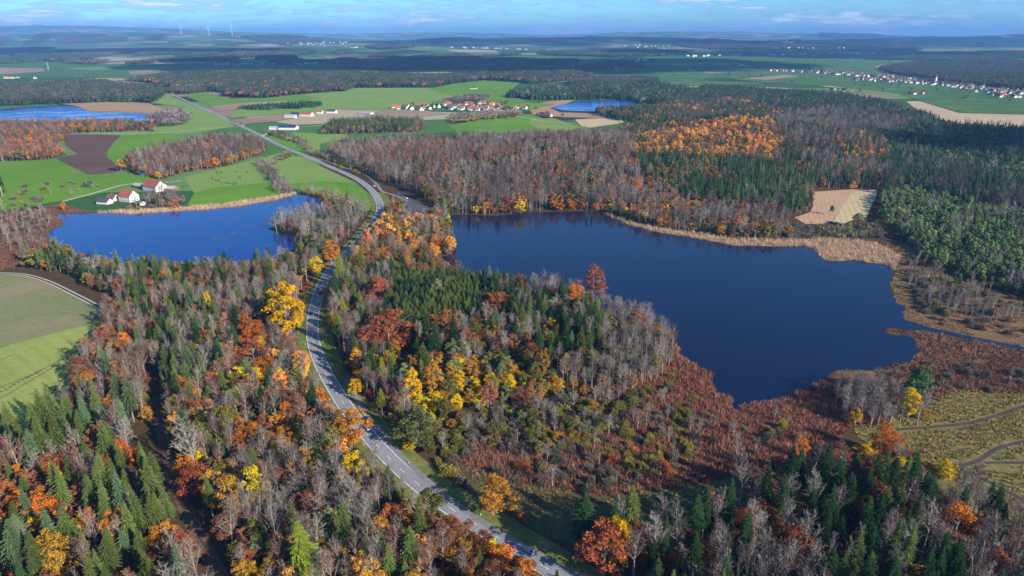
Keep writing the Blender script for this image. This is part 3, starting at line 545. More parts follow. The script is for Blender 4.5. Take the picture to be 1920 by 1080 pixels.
ZONES = [
 # near left wood
 ('left spruces', [(-120, 870), (0, 835), (80, 830), (150, 775), (230, 800), (285, 900), (330, 1000), (390, 1120), (430, 1300), (-200, 1300)], 6.8, mixw(sm=4.6, sg=1.2, sd=.8, np=1.8, ng=1.8, bo=.9, mg=.7, bb=1.3, br=.9, ur=1), 1.0),
 ('left edge', [(200, 588), (180, 615), (165, 650), (158, 700), (148, 770), (230, 800), (300, 790), (300, 700), (270, 640), (260, 590), (240, 575)], 6.0, mixw(np=4.5, ng=2.5, bb=3, bo=1.0, sg=.4, sm=.3, mo=.6, br=.5), .92),
 ('left spruce stand', [(260, 590), (270, 640), (300, 700), (300, 770), (360, 780), (430, 760), (450, 690), (420, 620), (350, 590)], 5.4, mixw(sm=4.6, sd=1.8, sg=.6, mo=.9, ng=1.6, np=1.2, br=1.0, bo=.5), 1.0),
 ('left mixed', [(300, 770), (300, 800), (330, 880), (380, 960), (450, 1080), (520, 1300), (1220, 1300), (1130, 1190), (1000, 1075), (900, 1015), (780, 930), (690, 860), (620, 760), (580, 680), (560, 640), (500, 640), (450, 690), (430, 760), (360, 780)], 5.4, mixw(ng=6.5, np=2.8, nu=1.2, bb=2.2, bo=.9, ba=1.1, mg=.5, mo=1.2, ml=.35, br=.9, oo=1.5, op=.6, sm=.7, sd=.4, ur=1.0), .90),
 ('left upper', [(240, 575), (260, 590), (350, 590), (420, 620), (450, 690), (500, 640), (560, 640), (566, 600), (570, 560), (590, 520), (560, 520), (400, 530), (300, 545), (210, 545)], 6.0, mixw(sm=1.0, sd=.9, br=2.4, mo=1.2, ng=2.4, np=1.8, bo=.7, bb=1.0, sy=.4), .9),
 ('lake edge wood', [(40, 505), (120, 512), (180, 545), (200, 560), (300, 545), (400, 530), (560, 520), (590, 520), (620, 495), (650, 465), (600, 470), (545, 486), (500, 505), (400, 512), (250, 506), (150, 492), (100, 470), (60, 480)], 6.2, mixw(sd=3, sm=2.2, bb=1.3, oo=1.5, ng=1.5, np=.8, sg=1.2, mo=.6, bo=.3), .70),
 ('lake spit', [(503, 432), (525, 422), (575, 406), (626, 400), (640, 385), (690, 400), (700, 415), (680, 440), (650, 465), (600, 470), (562, 462), (549, 442), (518, 440)], 6.0, mixw(ng=5, bb=.6, oo=.8, sd=.5, nu=1.0, bi=.6), .75),
 # between the lakes
 ('strip', [(722, 400), (745, 388), (770, 420), (800, 418), (840, 405), (837, 432), (850, 462), (846, 478), (820, 482), (815, 500), (780, 515), (700, 510), (660, 500), (675, 470), (700, 440), (716, 420)], 6.0, mixw(bb=2.2, bo=1.2, ba=1.5, ng=3.0, np=2.2, mo=1.1, oo=.9, sm=.5, lo=1.2), .85),
 ('plantation', [(738, 532), (905, 536), (930, 575), (905, 615), (820, 625), (790, 655), (745, 648)], 3.6, mixw(sd=2.4, sm=4.6), .62),
 ('peninsula west', [(660, 500), (700, 510), (740, 515), (745, 600), (760, 640), (740, 700), (770, 790), (760, 830), (720, 800), (672, 730), (638, 670), (622, 620), (622, 570), (640, 525)], 6.0, mixw(sd=2.0, sm=1.2, ng=3.2, np=1.8, br=.8, mo=1.0, oo=1.4, sy=.3), .8),
 ('peninsula north', [(740, 515), (815, 502), (850, 524), (900, 543), (960, 548), (1050, 555), (1080, 580), (900, 590), (895, 545), (742, 545)], 6.0, mixw(ng=3, nu=1, sd=1.5, bb=1.5, oo=2, np=1.5, mo=.6, sg=1), .8),
 ('peninsula middle', [(900, 590), (1000, 580), (1080, 580), (1125, 620), (1130, 690), (1060, 705), (960, 690), (900, 670), (780, 690), (770, 650), (800, 625), (900, 612)], 6.0, mixw(sd=3.6, sm=1.5, bb=1.2, br=.6, mo=.9, oo=1.4, op=.9, ng=1.8, sg=.6), .9),
 ('peninsula yellow', [(780, 690), (900, 670), (960, 690), (1040, 700), (1060, 740), (1000, 760), (900, 770), (820, 800), (780, 800), (750, 720)], 6.2, mixw(mo=2.0, mg=.7, ml=.8, bb=.8, oo=1.6, ng=2.4, op=1.2, sm=.5), .74),
 ('peninsula east', [(1050, 555), (1125, 580), (1200, 608), (1235, 626), (1262, 646), (1270, 680), (1240, 715), (1160, 740), (1060, 740), (1040, 700), (1130, 690), (1125, 620), (1080, 580)], 5.3, mixw(ng=6, nu=1.5, np=1.4, mo=.7, oo=1.3, bb=.8, bi=1.5, uo=1), .74),
 ('scrub', [(770, 800), (820, 800), (900, 770), (1000, 760), (1060, 740), (1160, 740), (1230, 730), (1180, 790), (1100, 850), (1000, 860), (900, 840), (850, 870), (800, 850)], 4.6, mixw(uo=6, ug=2.4, oo=.9, bi=.8, mo=.2), .75),
 ('scrub low', [(960, 800), (1150, 790), (1280, 760), (1320, 800), (1290, 885), (1200, 915), (1080, 925), (960, 900)], 6.4, mixw(ug=5, uo=2.6, bi=1.5, ur=.5), .75),
 ('scrub east', [(1280, 740), (1360, 780), (1480, 780), (1520, 820), (1400, 860), (1300, 830)], 10, mixw(ug=5, uo=1, bi=.8), .75),
 ('meadow rim', [(840, 868), (900, 880), (1000, 908), (1120, 928), (1260, 915), (1380, 890), (1380, 900), (1260, 930), (1120, 948), (1000, 930), (900, 902)], 5.5, mixw(ur=2, uo=2.4, ug=4), .6),
 ('reed scrub', [(1100, 750), (1230, 730), (1270, 690), (1290, 720), (1260, 760), (1120, 800)], 10, mixw(ug=5, uo=1, bi=1), .75),
 ('verge bushes', [(790, 850), (840, 875), (930, 940), (1010, 1000), (1090, 1040), (1080, 1070), (1000, 1020), (900, 955), (830, 905), (770, 850)], 7.5, mixw(uo=3, ur=2, ug=2, mo=.5, bb=.5, ng=.6), .6),
 # near right wood
 ('right spruces', [(1060, 1060), (1110, 1015), (1260, 1005), (1380, 965), (1440, 925), (1560, 915), (1700, 925), (1740, 945), (1760, 1020), (1700, 1130), (1600, 1300), (1250, 1300), (1130, 1130)], 6.6, mixw(sd=5.5, sm=1.8, ng=3.0, nu=2.0, bb=1.0, mo=.3, br=.7), .98),
 ('right bare', [(1740, 940), (1800, 940), (1880, 985), (1960, 1050), (2150, 1150), (2150, 1300), (1600, 1300), (1700, 1130), (1760, 1020)], 5.6, mixw(ng=5, nu=3, bb=1.3, sd=1, mo=.5, np=1.2), .9),
 ('right edge bushes', [(1540, 870), (1640, 845), (1700, 860), (1780, 905), (1740, 935), (1560, 915)], 6.5, mixw(mo=2, mg=.8, sg=1, bb=1.5, ug=1.5, ng=1), .55),
 ('marsh grove', [(1560, 745), (1600, 735), (1680, 735), (1730, 760), (1745, 790), (1700, 805), (1620, 805), (1575, 790)], 4.6, mixw(ng=7, nu=2, mo=.6), .62),
 # far shore
 ('far shore wood', [(612, 292), (640, 280), (700, 275), (760, 268), (900, 275), (1060, 275), (1160, 268), (1180, 300), (1200, 350), (1190, 395), (1130, 396), (1097, 394), (1053, 392), (1015, 393), (988, 394), (961, 399), (926, 402), (880, 400), (846, 401), (815, 385), (800, 372), (760, 355), (720, 342), (690, 328), (650, 310)], 7.0, mixw(ng=6, nu=3.2, np=3.0, bb=1.6, sd=.7, oo=.7, mo=.3, bo=.25), .9),
 ('far shore fringe', [(800, 376), (846, 392), (900, 390), (1000, 385), (1120, 385), (1150, 400), (1220, 425), (1300, 438), (1210, 410), (1124, 396), (1015, 397), (961, 400), (926, 404), (850, 403)], 8.0, mixw(bb=2, bo=1.0, mg=.5, mo=1, np=2, ng=2, bi=1), .7),
 ('east shore', [(1130, 396), (1190, 395), (1200, 350), (1290, 385), (1400, 395), (1470, 400), (1478, 420), (1476, 450), (1376, 448), (1286, 434), (1205, 422), (1153, 406)], 6.6, mixw(ng=6, nu=2, bb=1.8, mo=.6, oo=1.0, bo=.4, pb=.4), .75),
 ('stubble fringe', [(1480, 424), (1540, 428), (1640, 424), (1668, 446), (1560, 448), (1478, 450)], 5.5, mixw(ug=6, uo=1, bi=1, nu=.6), .42),
 ('far spruces', [(1185, 326), (1300, 323), (1425, 319), (1520, 330), (1530, 350), (1518, 396), (1484, 403), (1400, 395), (1290, 385), (1200, 350)], 5.6, mixw(sd=7, sm=1.6, ng=.6, mo=.25, bb=.4, oo=.3), .82),
 ('far conifers back', [(850, 262), (1000, 262), (1020, 270), (860, 270)], 7, mixw(sd=4, ng=2), .8),
 ('orange beeches', [(1170, 290), (1250, 264), (1430, 262), (1470, 292), (1430, 317), (1300, 321), (1190, 326)], 7.2, mixw(ba=6, bb=1.0, sd=2.2, np=1.8, mo=1.6), .8),
 ('north of orange', [(1165, 288), (1160, 262), (1200, 220), (1230, 205), (1280, 190), (1400, 190), (1480, 215), (1440, 262), (1250, 263)], 8, mixw(sd=5, pb=2, np=1, nu=1, bb=.8, ba=.6), .8),
 ('grey wood', [(1440, 245), (1480, 215), (1600, 205), (1720, 215), (1700, 240), (1640, 262), (1560, 290), (1475, 290), (1440, 262)], 8, mixw(nu=3, ng=4, np=1.0, sd=1.5, pb=2.5), .75),
 ('mixed wood', [(1430, 318), (1470, 294), (1560, 288), (1640, 262), (1660, 300), (1660, 350), (1600, 355), (1530, 352), (1520, 318)], 6.5, mixw(ba=.5, sd=4, pb=2, ng=1.6, nu=1.2, lo=.5, np=.8), .85),
 ('pine bog', [(1652, 368), (1700, 360), (1800, 385), (1920, 405), (2150, 440), (2150, 640), (1920, 558), (1830, 530), (1740, 497), (1700, 455), (1650, 410)], 4.6, mixw(pl=8, pb=1.2, ng=.8, bi=1.0, op=1.2, uo=.5), .64),
 ('dark band', [(1660, 300), (1720, 300), (1800, 330), (1920, 350), (2150, 380), (2150, 442), (1920, 405), (1800, 385), (1700, 360), (1652, 368)], 6.5, mixw(sd=5, nu=3, pb=2, ng=1), .9),
 ('back pines', [(1640, 262), (1700, 240), (1720, 228), (1800, 238), (1920, 246), (2200, 262), (2200, 382), (1920, 350), (1800, 330), (1720, 300), (1660, 300)], 8.0, mixw(pb=5, pl=3, sd=2, ng=.7, bi=.3), .8),
 ('bog birches', [(1700, 520), (1760, 515), (1860, 560), (1900, 600), (1830, 600), (1720, 580)], 5.8, mixw(bi=4, ug=4, uo=.8, pb=.3), .75),
 ('east reed birches', [(1740, 670), (1920, 700), (2000, 730), (1920, 742), (1780, 728), (1700, 740)], 10, mixw(bi=1.5, ug=5, nu=.3), .75),
 ('bog birch scatter', [(1700, 480), (1920, 570), (2050, 620), (1920, 640), (1720, 600)], 11, mixw(bi=2.5, ug=5), .8),
 ('left birches', [(-60, 395), (60, 398), (100, 410), (80, 450), (30, 470), (-60, 470)], 9, mixw(bi=5, ug=3, ng=1), .75),
 # woods round the farm
 ('farm wood', [(236, 318), (262, 330), (300, 337), (350, 322), (420, 312), (485, 290), (500, 282), (480, 266), (400, 262), (300, 288), (240, 300)], 6.6, mixw(nu=4, np=3, ng=2, bb=1.4, sd=.6, bo=.4, mo=.5, oo=.4), .82),
 ('farm wood front', [(236, 316), (262, 329), (300, 336), (350, 321), (420, 311), (485, 290), (480, 284), (410, 305), (340, 315), (290, 327), (250, 318)], 6.5, mixw(bb=3, bo=1.4, mg=.8, mo=2, oo=.6), .5),
 ('west wood', [(-160, 315), (0, 304), (70, 302), (122, 292), (105, 268), (150, 250), (290, 246), (290, 238), (220, 234), (0, 236), (-160, 240)], 7.0, mixw(np=4, nu=2.5, bb=2.2, bo=1, mo=1, lo=.8, sd=.4, oo=.7), .8),
 ('lake grove', [(282, 232), (300, 218), (335, 215), (347, 225), (340, 238), (300, 240)], 7, mixw(nu=4, ng=2), .8),
 ('spruce row', [(466, 203), (590, 196), (596, 202), (470, 208)], 8, mixw(sd=4), .5),
 ('hedge one', [(480, 308), (498, 302), (520, 328), (545, 352), (548, 366), (520, 364), (505, 338)], 5.5, mixw(ng=4, nu=2, bb=.5, oo=.8), .42),
 ('hedge two', [(500, 305), (545, 285), (548, 293), (512, 312)], 5.5, mixw(ng=4, oo=1), .3),
 ('shore trees', [(556, 362), (600, 366), (640, 375), (690, 398), (640, 395), (625, 390), (600, 372), (570, 366)], 6, mixw(ng=5, mo=.4, nu=1), .6),
 ('junction hedge', [(495, 248), (530, 252), (570, 265), (590, 285), (610, 295), (600, 298), (575, 285), (555, 268), (520, 258)], 6.5, mixw(ng=2, uo=2, nu=1, oo=1), .4),
 ('verge hedge', [(600, 297), (625, 290), (650, 312), (700, 330), (690, 333), (640, 316)], 5.5, mixw(ng=3, uo=3, oo=1), .45),
 ('village wood', [(605, 252), (620, 232), (700, 226), (790, 228), (800, 238), (780, 247), (700, 250)], 6.0, mixw(sm=4, sd=3, mo=.6, bb=.6, ng=1.2), .6),
 ('village trees', [(838, 222), (900, 215), (970, 212), (975, 218), (900, 226), (850, 232)], 9, mixw(oo=3, ng=3, mo=1.5), .5),
 ('farm trees', [(215, 392), (260, 398), (300, 396), (330, 390), (350, 375), (330, 360), (300, 350), (270, 375), (240, 385)], 12, mixw(ng=3, oo=1, mo=.4, ug=1), .5),
 ('left spruce clump', [(-40, 360), (5, 352), (12, 368), (0, 375), (-40, 380)], 8, mixw(sd=5), 1.0),
 ('meadow orchard', [(30, 352), (150, 340), (190, 345), (200, 356), (120, 372), (20, 388)], 24, mixw(ug=3, uo=1, ng=1), .32),
 ('shore clumps', [(0, 400), (60, 390), (90, 396), (60, 408), (0, 412)], 10, mixw(sm=2, oo=2, ug=2, pb=2), .45),
 # middle distance
 ('F1', [(-200, 166), (0, 164), (100, 160), (170, 157), (240, 165), (296, 168), (298, 178), (282, 191), (213, 192), (140, 193), (100, 195), (0, 199), (-200, 203)], 9, mixw(sd=4, nu=3.5, np=.5, pb=1), .95),
 ('F2', [(250, 152), (330, 142), (480, 138), (700, 140), (800, 146), (1000, 140), (1080, 138), (1110, 146), (1000, 158), (973, 154), (907, 150), (847, 157), (807, 164), (667, 165), (640, 172), (560, 177), (500, 183), (430, 183), (425, 172), (330, 168), (300, 158)], 9, mixw(sd=5, nu=3, bb=1.3, np=1, oo=.3), .95),
 ('F2b', [(315, 170), (370, 166), (385, 172), (330, 178)], 9, mixw(sd=3, nu=3), .7),
 ('F4', [(947, 182), (1000, 172), (1100, 165), (1240, 163), (1300, 172), (1280, 190), (1230, 205), (1220, 197), (1187, 189), (1133, 186), (1080, 187), (1013, 188)], 8.5, mixw(sd=5, nu=1, pb=2, ng=.6), .85),
 ('F4b', [(1107, 211), (1187, 210), (1223, 204), (1235, 206), (1205, 222), (1180, 228), (1130, 216)], 8.5, mixw(sd=4, nu=2, np=1), .8),
 ('F4c', [(1060, 156), (1110, 148), (1230, 150), (1225, 158), (1110, 165)], 9, mixw(sd=3, nu=1), .8),
 ('F5', [(1290, 175), (1330, 165), (1440, 172), (1560, 181), (1640, 192), (1700, 212), (1760, 232), (1700, 228), (1600, 207), (1480, 215), (1400, 190), (1280, 190)], 8.5, mixw(sd=4, pb=4, pl=1, nu=1, np=.5, bb=.3), .75),
 ('F6', [(1650, 130), (1700, 122), (1830, 118), (1960, 118), (2200, 122), (2200, 190), (1960, 178), (1880, 164), (1790, 158), (1745, 148), (1680, 140)], 10, mixw(sd=2, nu=5, np=1.5), .95),
 ('village clump', [(838, 192), (860, 184), (905, 183), (905, 190), (860, 196)], 8, mixw(nu=3, ng=3), .6),
]
# far woods beyond about 3.5 km, as noise-edged tracts
FARW = [
 [(-250, 115), (0, 112), (250, 116), (480, 118), (700, 117), (700, 122), (480, 122), (400, 112), (250, 121), (0, 120), (-250, 122)],
 [(-250, 96), (0, 92), (250, 94), (420, 98), (560, 96), (700, 94), (700, 116), (500, 116), (250, 115), (0, 112), (-250, 112)],
 [(460, 84), (700, 80.5), (900, 81), (1180, 82), (1200, 90), (1000, 93), (700, 92), (520, 87)],
 [(700, 94), (900, 95), (1100, 92), (1300, 96), (1280, 103), (1100, 110), (1060, 122), (900, 128), (700, 132), (640, 128), (700, 118)],
 [(840, 128), (1100, 118), (1180, 118), (1200, 128), (1100, 132), (900, 140)],
 [(1200, 84), (1500, 82), (1700, 84), (1950, 82), (2200, 84), (2200, 94), (1900, 98), (1600, 96), (1300, 92)],
 [(1500, 98), (1700, 100), (1960, 100), (2200, 104), (2200, 118), (1830, 116), (1640, 112), (1480, 104)],
 [(-250, 77), (0, 76), (200, 77), (380, 80), (300, 85), (0, 87), (-250, 86)],
 [(1150, 76), (1500, 74.5), (2200, 75), (2200, 80), (1500, 79), (1200, 80)],
]
VL = [(742, 206, 850, 200, 30, 40, .6), (850, 203, 975, 208, 60, 55, .6), (880, 196, 930, 198, 14, 40, .6), (1005, 218, 1045, 221, 7, 18, .6), (1450, 133, 1560, 137, 45, 80, .15), (1520, 134, 1700, 150, 90, 90, .15), (1620, 148, 1840, 162, 150, 120, .2), (1750, 155, 1920, 178, 80, 90, .2), (1855, 178, 1920, 184, 26, 50, .5), (1380, 124, 1420, 124, 3, 30, .6), (1550, 171, 1600, 172, 5, 30, .6), (1700, 176, 1730, 178, 3, 20, .6), (400, 121, 640, 119, 40, 60, .3), (1090, 128, 1160, 128, 18, 60, .3), (1130, 114, 1200, 113, 10, 90, .3), (1280, 106, 1380, 104, 22, 150, .3), (1440, 104, 1560, 100, 20, 160, .3), (150, 61, 270, 62, 26, 500, .2), (230, 75, 250, 75, 5, 150, .2), (480, 80, 600, 80, 18, 500, .2), (860, 96, 1060, 97, 20, 500, .2), (1090, 73, 1350, 79, 34, 900, .2), (750, 77, 790, 77, 7, 200, .2), (1180, 90, 1250, 91, 16, 300, .2), (0, 147, 30, 147, 5, 30, .6), (660, 65, 900, 66, 14, 600, .2), (1200, 92, 1290, 93, 14, 300, .2), (1420, 92, 1600, 95, 18, 400, .2), (1560, 99, 1640, 101, 12, 200, .2), (1080, 84, 1180, 86, 18, 300, .2), (620, 96, 760, 95, 12, 400, .2), (1290, 133, 1300, 133, 2, 20, .2), (60, 148, 70, 148, 3, 20, .3), (560, 87, 640, 86, 26, 500, .2)]   # rows of houses: end points, count, depth, share of red roofs
VLG = [(np.array([G(a, b), G(c, d)]), e) for a, b, c, d, _, e, _ in VL]
def far_wood(x, y, fi):
    return noise2(x, y*1.0, 260+np.asarray(y)*.05, 31+fi)*.55+noise2(x, y, 90+np.asarray(y)*.02, 37)*.45 > (.47+.10*np.clip((np.asarray(y)-5500)/5000, 0, 1) if fi < 7 and fi != 2 else .63)
def village_near(x, y, m):
    d = np.full(np.shape(x), 1e9)
    for l, e in VLG: d = np.minimum(d, dist_line(l, x, y)-e*.75)
    return d < m

# ------------------------------------------------------------------ ground sheet
zone_polys = [(z[0], poly(*z[1]), z[2], z[3], z[4]) for z in ZONES]
far_polys = [poly(*z) for z in FARW]
def build_ground():
    fine = np.linspace(R(-46), R(46), 420); coarse = np.linspace(R(46), R(314), 60)[1:-1]
    ang = np.concatenate([fine, coarse]); rad = np.concatenate([[0.0], np.geomspace(70, 45000, 520)])
    A, Rd = np.meshgrid(ang, rad); X = Rd*np.sin(A); Y = Rd*np.cos(A); Z = hgt(X, Y)
    na, nr = len(ang), len(rad)
    i = np.arange(nr-1)[:, None]*na; j = np.arange(na)[None, :]; jn = (j+1) % na
    F = np.stack([i+j, i+jn, i+na+jn, i+na+j], -1).reshape(-1, 4)[:, ::-1]
    V = np.stack([X, Y, Z], -1).reshape(-1, 3)
    fl = np.zeros(X.shape, bool)
    for nm, pl, *_ in zone_polys: fl |= inside(pl, X, Y)
    fl |= inside(poly((-900, 505), (-300, 505), (600, 470), (600, 290), (640, 262), (760, 255), (1150, 255), (1240, 205), (1700, 200), (2400, 262), (3200, 700), (3200, 1400), (-1200, 1400)), X, Y) | (Rd < 300)
    for fi_, pl in enumerate(far_polys): fl |= inside(pl, X, Y) & far_wood(X, Y, fi_)
    me = mesh('ground', V, F, [])
    a = me.attributes.new('wood', 'FLOAT', 'POINT'); a.data.foreach_set('value', fl.astype(np.float32).ravel())
    m, nt, out = new_mat('ground_cover')
    g = N(nt, 'ShaderNodeNewGeometry'); at = N(nt, 'ShaderNodeAttribute'); at.attribute_name = 'wood'
    def two(ca, cb, s, lo=.4, hi=.6, det=5.0):
        n = N(nt, 'ShaderNodeTexNoise', _Scale=s, _Detail=det, _Roughness=0.65); L(nt, g.outputs['Position'], n.inputs['Vector'])
        r = N(nt, 'ShaderNodeMapRange'); r.inputs['From Min'].default_value = lo; r.inputs['From Max'].default_value = hi; L(nt, n.outputs[0], r.inputs[0])
        x = N(nt, 'ShaderNodeMix', data_type='RGBA'); x.inputs[6].default_value = c4(ca); x.inputs[7].default_value = c4(cb); L(nt, r.outputs[0], x.inputs[0]); return x
    litter = two((0.10, 0.052, 0.030), (0.065, 0.055, 0.026), 0.12); 
    vor = N(nt, 'ShaderNodeTexVoronoi', _Scale=0.0022, _Randomness=0.9); vor.feature = 'F1'; mp = N(nt, 'ShaderNodeMapping'); mp.inputs['Rotation'].default_value = (0, 0, .4); mp.inputs['Scale'].default_value = (1, 1.7, 1)
    nd = N(nt, 'ShaderNodeTexNoise', _Scale=0.001, _Detail=3.0); L(nt, g.outputs['Position'], nd.inputs['Vector'])
    L(nt, g.outputs['Position'], mp.inputs[0]); L(nt, mp.outputs[0], vor.inputs['Vector'])
    sp = N(nt, 'ShaderNodeSeparateColor'); L(nt, vor.outputs['Color'], sp.inputs[0])
    ramp = N(nt, 'ShaderNodeValToRGB'); ramp.color_ramp.interpolation = 'CONSTANT'; e = ramp.color_ramp.elements
    cols = [(0, (0.045, 0.115, 0.035)), (.3, (0.075, 0.165, 0.045)), (.55, (0.13, 0.22, 0.07)), (.72, (0.27, 0.20, 0.13)), (.82, (0.055, 0.045, 0.035)), (.93, (0.40, 0.32, 0.21))]
    e[0].position = 0; e[0].color = c4(cols[0][1]); e[1].position = cols[1][0]; e[1].color = c4(cols[1][1])
    for p_, c_ in cols[2:]:
        q = e.new(p_); q.color = c4(c_)
    L(nt, sp.outputs[0], ramp.inputs[0])
    mx = N(nt, 'ShaderNodeMix', data_type='RGBA'); L(nt, at.outputs['Fac'], mx.inputs[0]); L(nt, ramp.outputs[0], mx.inputs[6]); L(nt, litter.outputs[2], mx.inputs[7])
    n2 = N(nt, 'ShaderNodeTexNoise', _Scale=0.3, _Detail=5.0); L(nt, g.outputs['Position'], n2.inputs['Vector'])
    r2 = N(nt, 'ShaderNodeMapRange'); r2.inputs['To Min'].default_value = .6; r2.inputs['To Max'].default_value = 1.4; L(nt, n2.outputs[0], r2.inputs[0])
    hs = N(nt, 'ShaderNodeHueSaturation'); L(nt, r2.outputs[0], hs.inputs['Value']); L(nt, mx.outputs[2], hs.inputs['Color'])
    d = N(nt, 'ShaderNodeBsdfDiffuse'); L(nt, hs.outputs[0], d.inputs[0]); L(nt, d.outputs[0], out.inputs[0])
    me.materials.append(m); o = link('ground', me); tag(o, 'broad rolling land of meadows and leaf-strewn forest floor', kind='structure')
build_ground()
def sheet(name, pl, z, mat, label, kind='structure', wob=0.0):
    pts = np.array(pl)
    if wob:
        out = []
        for a, b in zip(pts, np.roll(pts, -1, 0)):
            d = np.hypot(*(b-a)); n = max(1, int(d/wob)); 
            for k in range(n):
                q = a+(b-a)*k/n
                if k: q = q+rng.normal(0, wob*0.16, 2)
                out.append(q)
        pts = np.array(out)
    me = mesh(name, [(x, y, z) for x, y in pts], [tuple(range(len(pts)))], [mat])
    o = link(name, me); 
    if me.polygons[0].normal.z < 0: me.flip_normals()
    tag(o, label, kind=kind); return o
water_blue = water_mat('water_blue', (0.0004, 0.018, 0.125), 0.07, 0.12)
water_dark = water_mat('water_dark', (0.0045, 0.0085, 0.028), 0.06, 0.12, spec=.30)
water_far = water_mat('water_far', (0.001, 0.035, 0.20), 0.12, 0.0)
ZO = 0.05
for i, (nm, lb, pl, mt) in enumerate(FIELDS):
    pp = NOFOREST[i]; far = np.min(pp[:, 1]) > 1500
    sheet(nm, pp, (0.06+0.01*(i % 9)) if not far else (0.35+0.09*(i % 10)), MT[mt], lb, wob=0 if far else 5.0 if nm in ('reed_bed', 'marsh', 'reed_bank', 'reed_meadow') else 0)
wat = [('lake', LAKE_L, water_blue, 'vivid blue lake in front of the white farm', 5), ('lake', LAKE_R, water_dark, 'big dark navy lake right of the road with a channel running off', 3.5),
       ('lake', LAKE_TL, water_far, 'blue lake with a tan reed spit at the far left', 0), ('pond', POND, water_far, 'small far blue pond in the dark woods', 0)]
for nm, q, mt, lb, wob in wat: sheet(nm, poly(*q), 0.22 if wob else 1.35, mt, lb, wob=wob)

# ------------------------------------------------------------------ roads
def ribbon(name, line, o0, o1, z, mat, parent=None, label=None, kind=None, dash=None, skip=None):
    d = np.gradient(line, axis=0); d /= np.hypot(d[:, 0], d[:, 1])[:, None]; nrm = np.stack([d[:, 1], -d[:, 0]], -1)  # to the right of travel
    V = []; F = []
    if dash is None:
        for p, n in zip(line, nrm): V += [(p[0]+n[0]*o0, p[1]+n[1]*o0, z), (p[0]+n[0]*o1, p[1]+n[1]*o1, z)]
        F = [(2*i, 2*i+1, 2*i+3, 2*i+2) for i in range(len(line)-1)]
    else:
        s = np.concatenate([[0], np.cumsum(np.hypot(*np.diff(line, axis=0).T))]); on, per = dash
        for a in np.arange(0, min(s[-1], 1500)-per, per):
            b0 = len(V)
            for q in (a, a+on):
                x = np.interp(q, s, line[:, 0]); y = np.interp(q, s, line[:, 1]); nx = np.interp(q, s, nrm[:, 0]); ny = np.interp(q, s, nrm[:, 1])
                V += [(x+nx*o0, y+ny*o0, z), (x+nx*o1, y+ny*o1, z)]
            F.append((b0, b0+1, b0+3, b0+2))
    me = mesh(name, V, F, [mat])
    if me.polygons[0].normal.z < 0: me.flip_normals()
    o = link(name, me, parent); tag(o, label, kind=kind); return o
asph = land('asphalt', (0.23, 0.225, 0.235), (0.28, 0.275, 0.285), 0.03, 0.5)
asph2 = land('old_asphalt', (0.20, 0.185, 0.17), (0.25, 0.23, 0.21), 0.05, 0.5)
gravel = land('gravel_surface', (0.42, 0.38, 0.33), (0.52, 0.47, 0.41), 0.05, 0.5)
verge = land('verge_grass', (0.16, 0.17, 0.045), (0.11, 0.15, 0.035), 0.03, 0.5, cc=(0.24, 0.19, 0.08))
white = plain('road_paint', (0.78, 0.78, 0.76), 0.6)
near = road[: int(len(road))]
rd = ribbon('road', road, -4.0, 4.0, 0.30, asph, label='grey two-lane country road curving between the lakes', kind='structure')
ribbon('edge_line', road, -3.75, -3.45, 0.33, white, rd); ribbon('edge_line', road, 3.45, 3.75, 0.33, white, rd); ribbon('centre_line', road, -0.11, 0.11, 0.33, white, rd, dash=(4, 12))
k0 = np.argmin(np.hypot(*(road-np.array(G(700, 360))).T))
ribbon('grass_verge', road[:k0], -9.5, -4.0, 0.24, verge, label='mown grass verge on the left of the road', kind='structure')
ribbon('grass_verge', road[:k0], 4.0, 12.0, 0.24, verge, label='mown grass verge between road and gravel path', kind='structure')
ribbon('gravel_path', path, -1.4, 1.4, 0.36, asph2, label='narrow path running beside the road on its lake side', kind='structure')
ribbon('farm_track', FTRACK, -2.4, -1.2, 0.30, gravel, label='pale double-rutted track along the brownish field', kind='structure')
ribbon('farm_track', FTRACK, 0.5, 1.6, 0.30, gravel, label='inner rut of the pale track along the brownish field', kind='structure')
ribbon('forest_track', TRACK, -2.6, 2.6, 0.12, land('track_mud', (0.13, 0.075, 0.05), (0.17, 0.11, 0.07), 0.05, 0.6), label='brown forest ride through the left wood', kind='structure')
side = smooth([(600, 298), (640, 312), (680, 326), (706, 345), (716, 360), (740, 366), (765, 378)], 4.0)
ribbon('side_road', side, -2, 2, 0.34, asph2, label='narrow lane leaving the main road for the shaded car park', kind='structure')
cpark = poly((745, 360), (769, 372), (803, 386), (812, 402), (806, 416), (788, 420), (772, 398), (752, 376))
sheet('car_park', cpark, 0.20, land('shaded_asphalt', (0.09, 0.088, 0.095), (0.11, 0.108, 0.115), 0.05, 0.5), 'car park under the trees beside the dark lake')  # tree shade is put into this darker asphalt colour
r2 = [smooth([(492, 256), (510, 245), (540, 240), (600, 236), (640, 226), (700, 214), (760, 208), (850, 206), (950, 208)], 8.0), smooth([(940, 214), (990, 222), (1030, 230), (1080, 232)], 8.0), smooth([(110, 252), (200, 252), (300, 250), (400, 240), (450, 238)], 8.0),
      smooth([(120, 378), (180, 362), (240, 345), (290, 345), (340, 340)], 5.0), smooth([(455, 236), (470, 228), (560, 215), (640, 208), (760, 205)], 8.0)]
lab = ['village lane running from the road to the houses', 'pale lane to the hamlet by the striped field', 'field lane above the ploughed field', 'farm lane past the white farmhouse', 'lane past the red-roofed works to the village']
for q, l in zip(r2, lab): ribbon('lane', q, -2.2, 2.2, 0.55, gravel, label=l, kind='structure')
MTR = []
mtrack = land('marsh_mud', (0.060, 0.055, 0.050), (0.09, 0.08, 0.07), 0.08, 0.6)
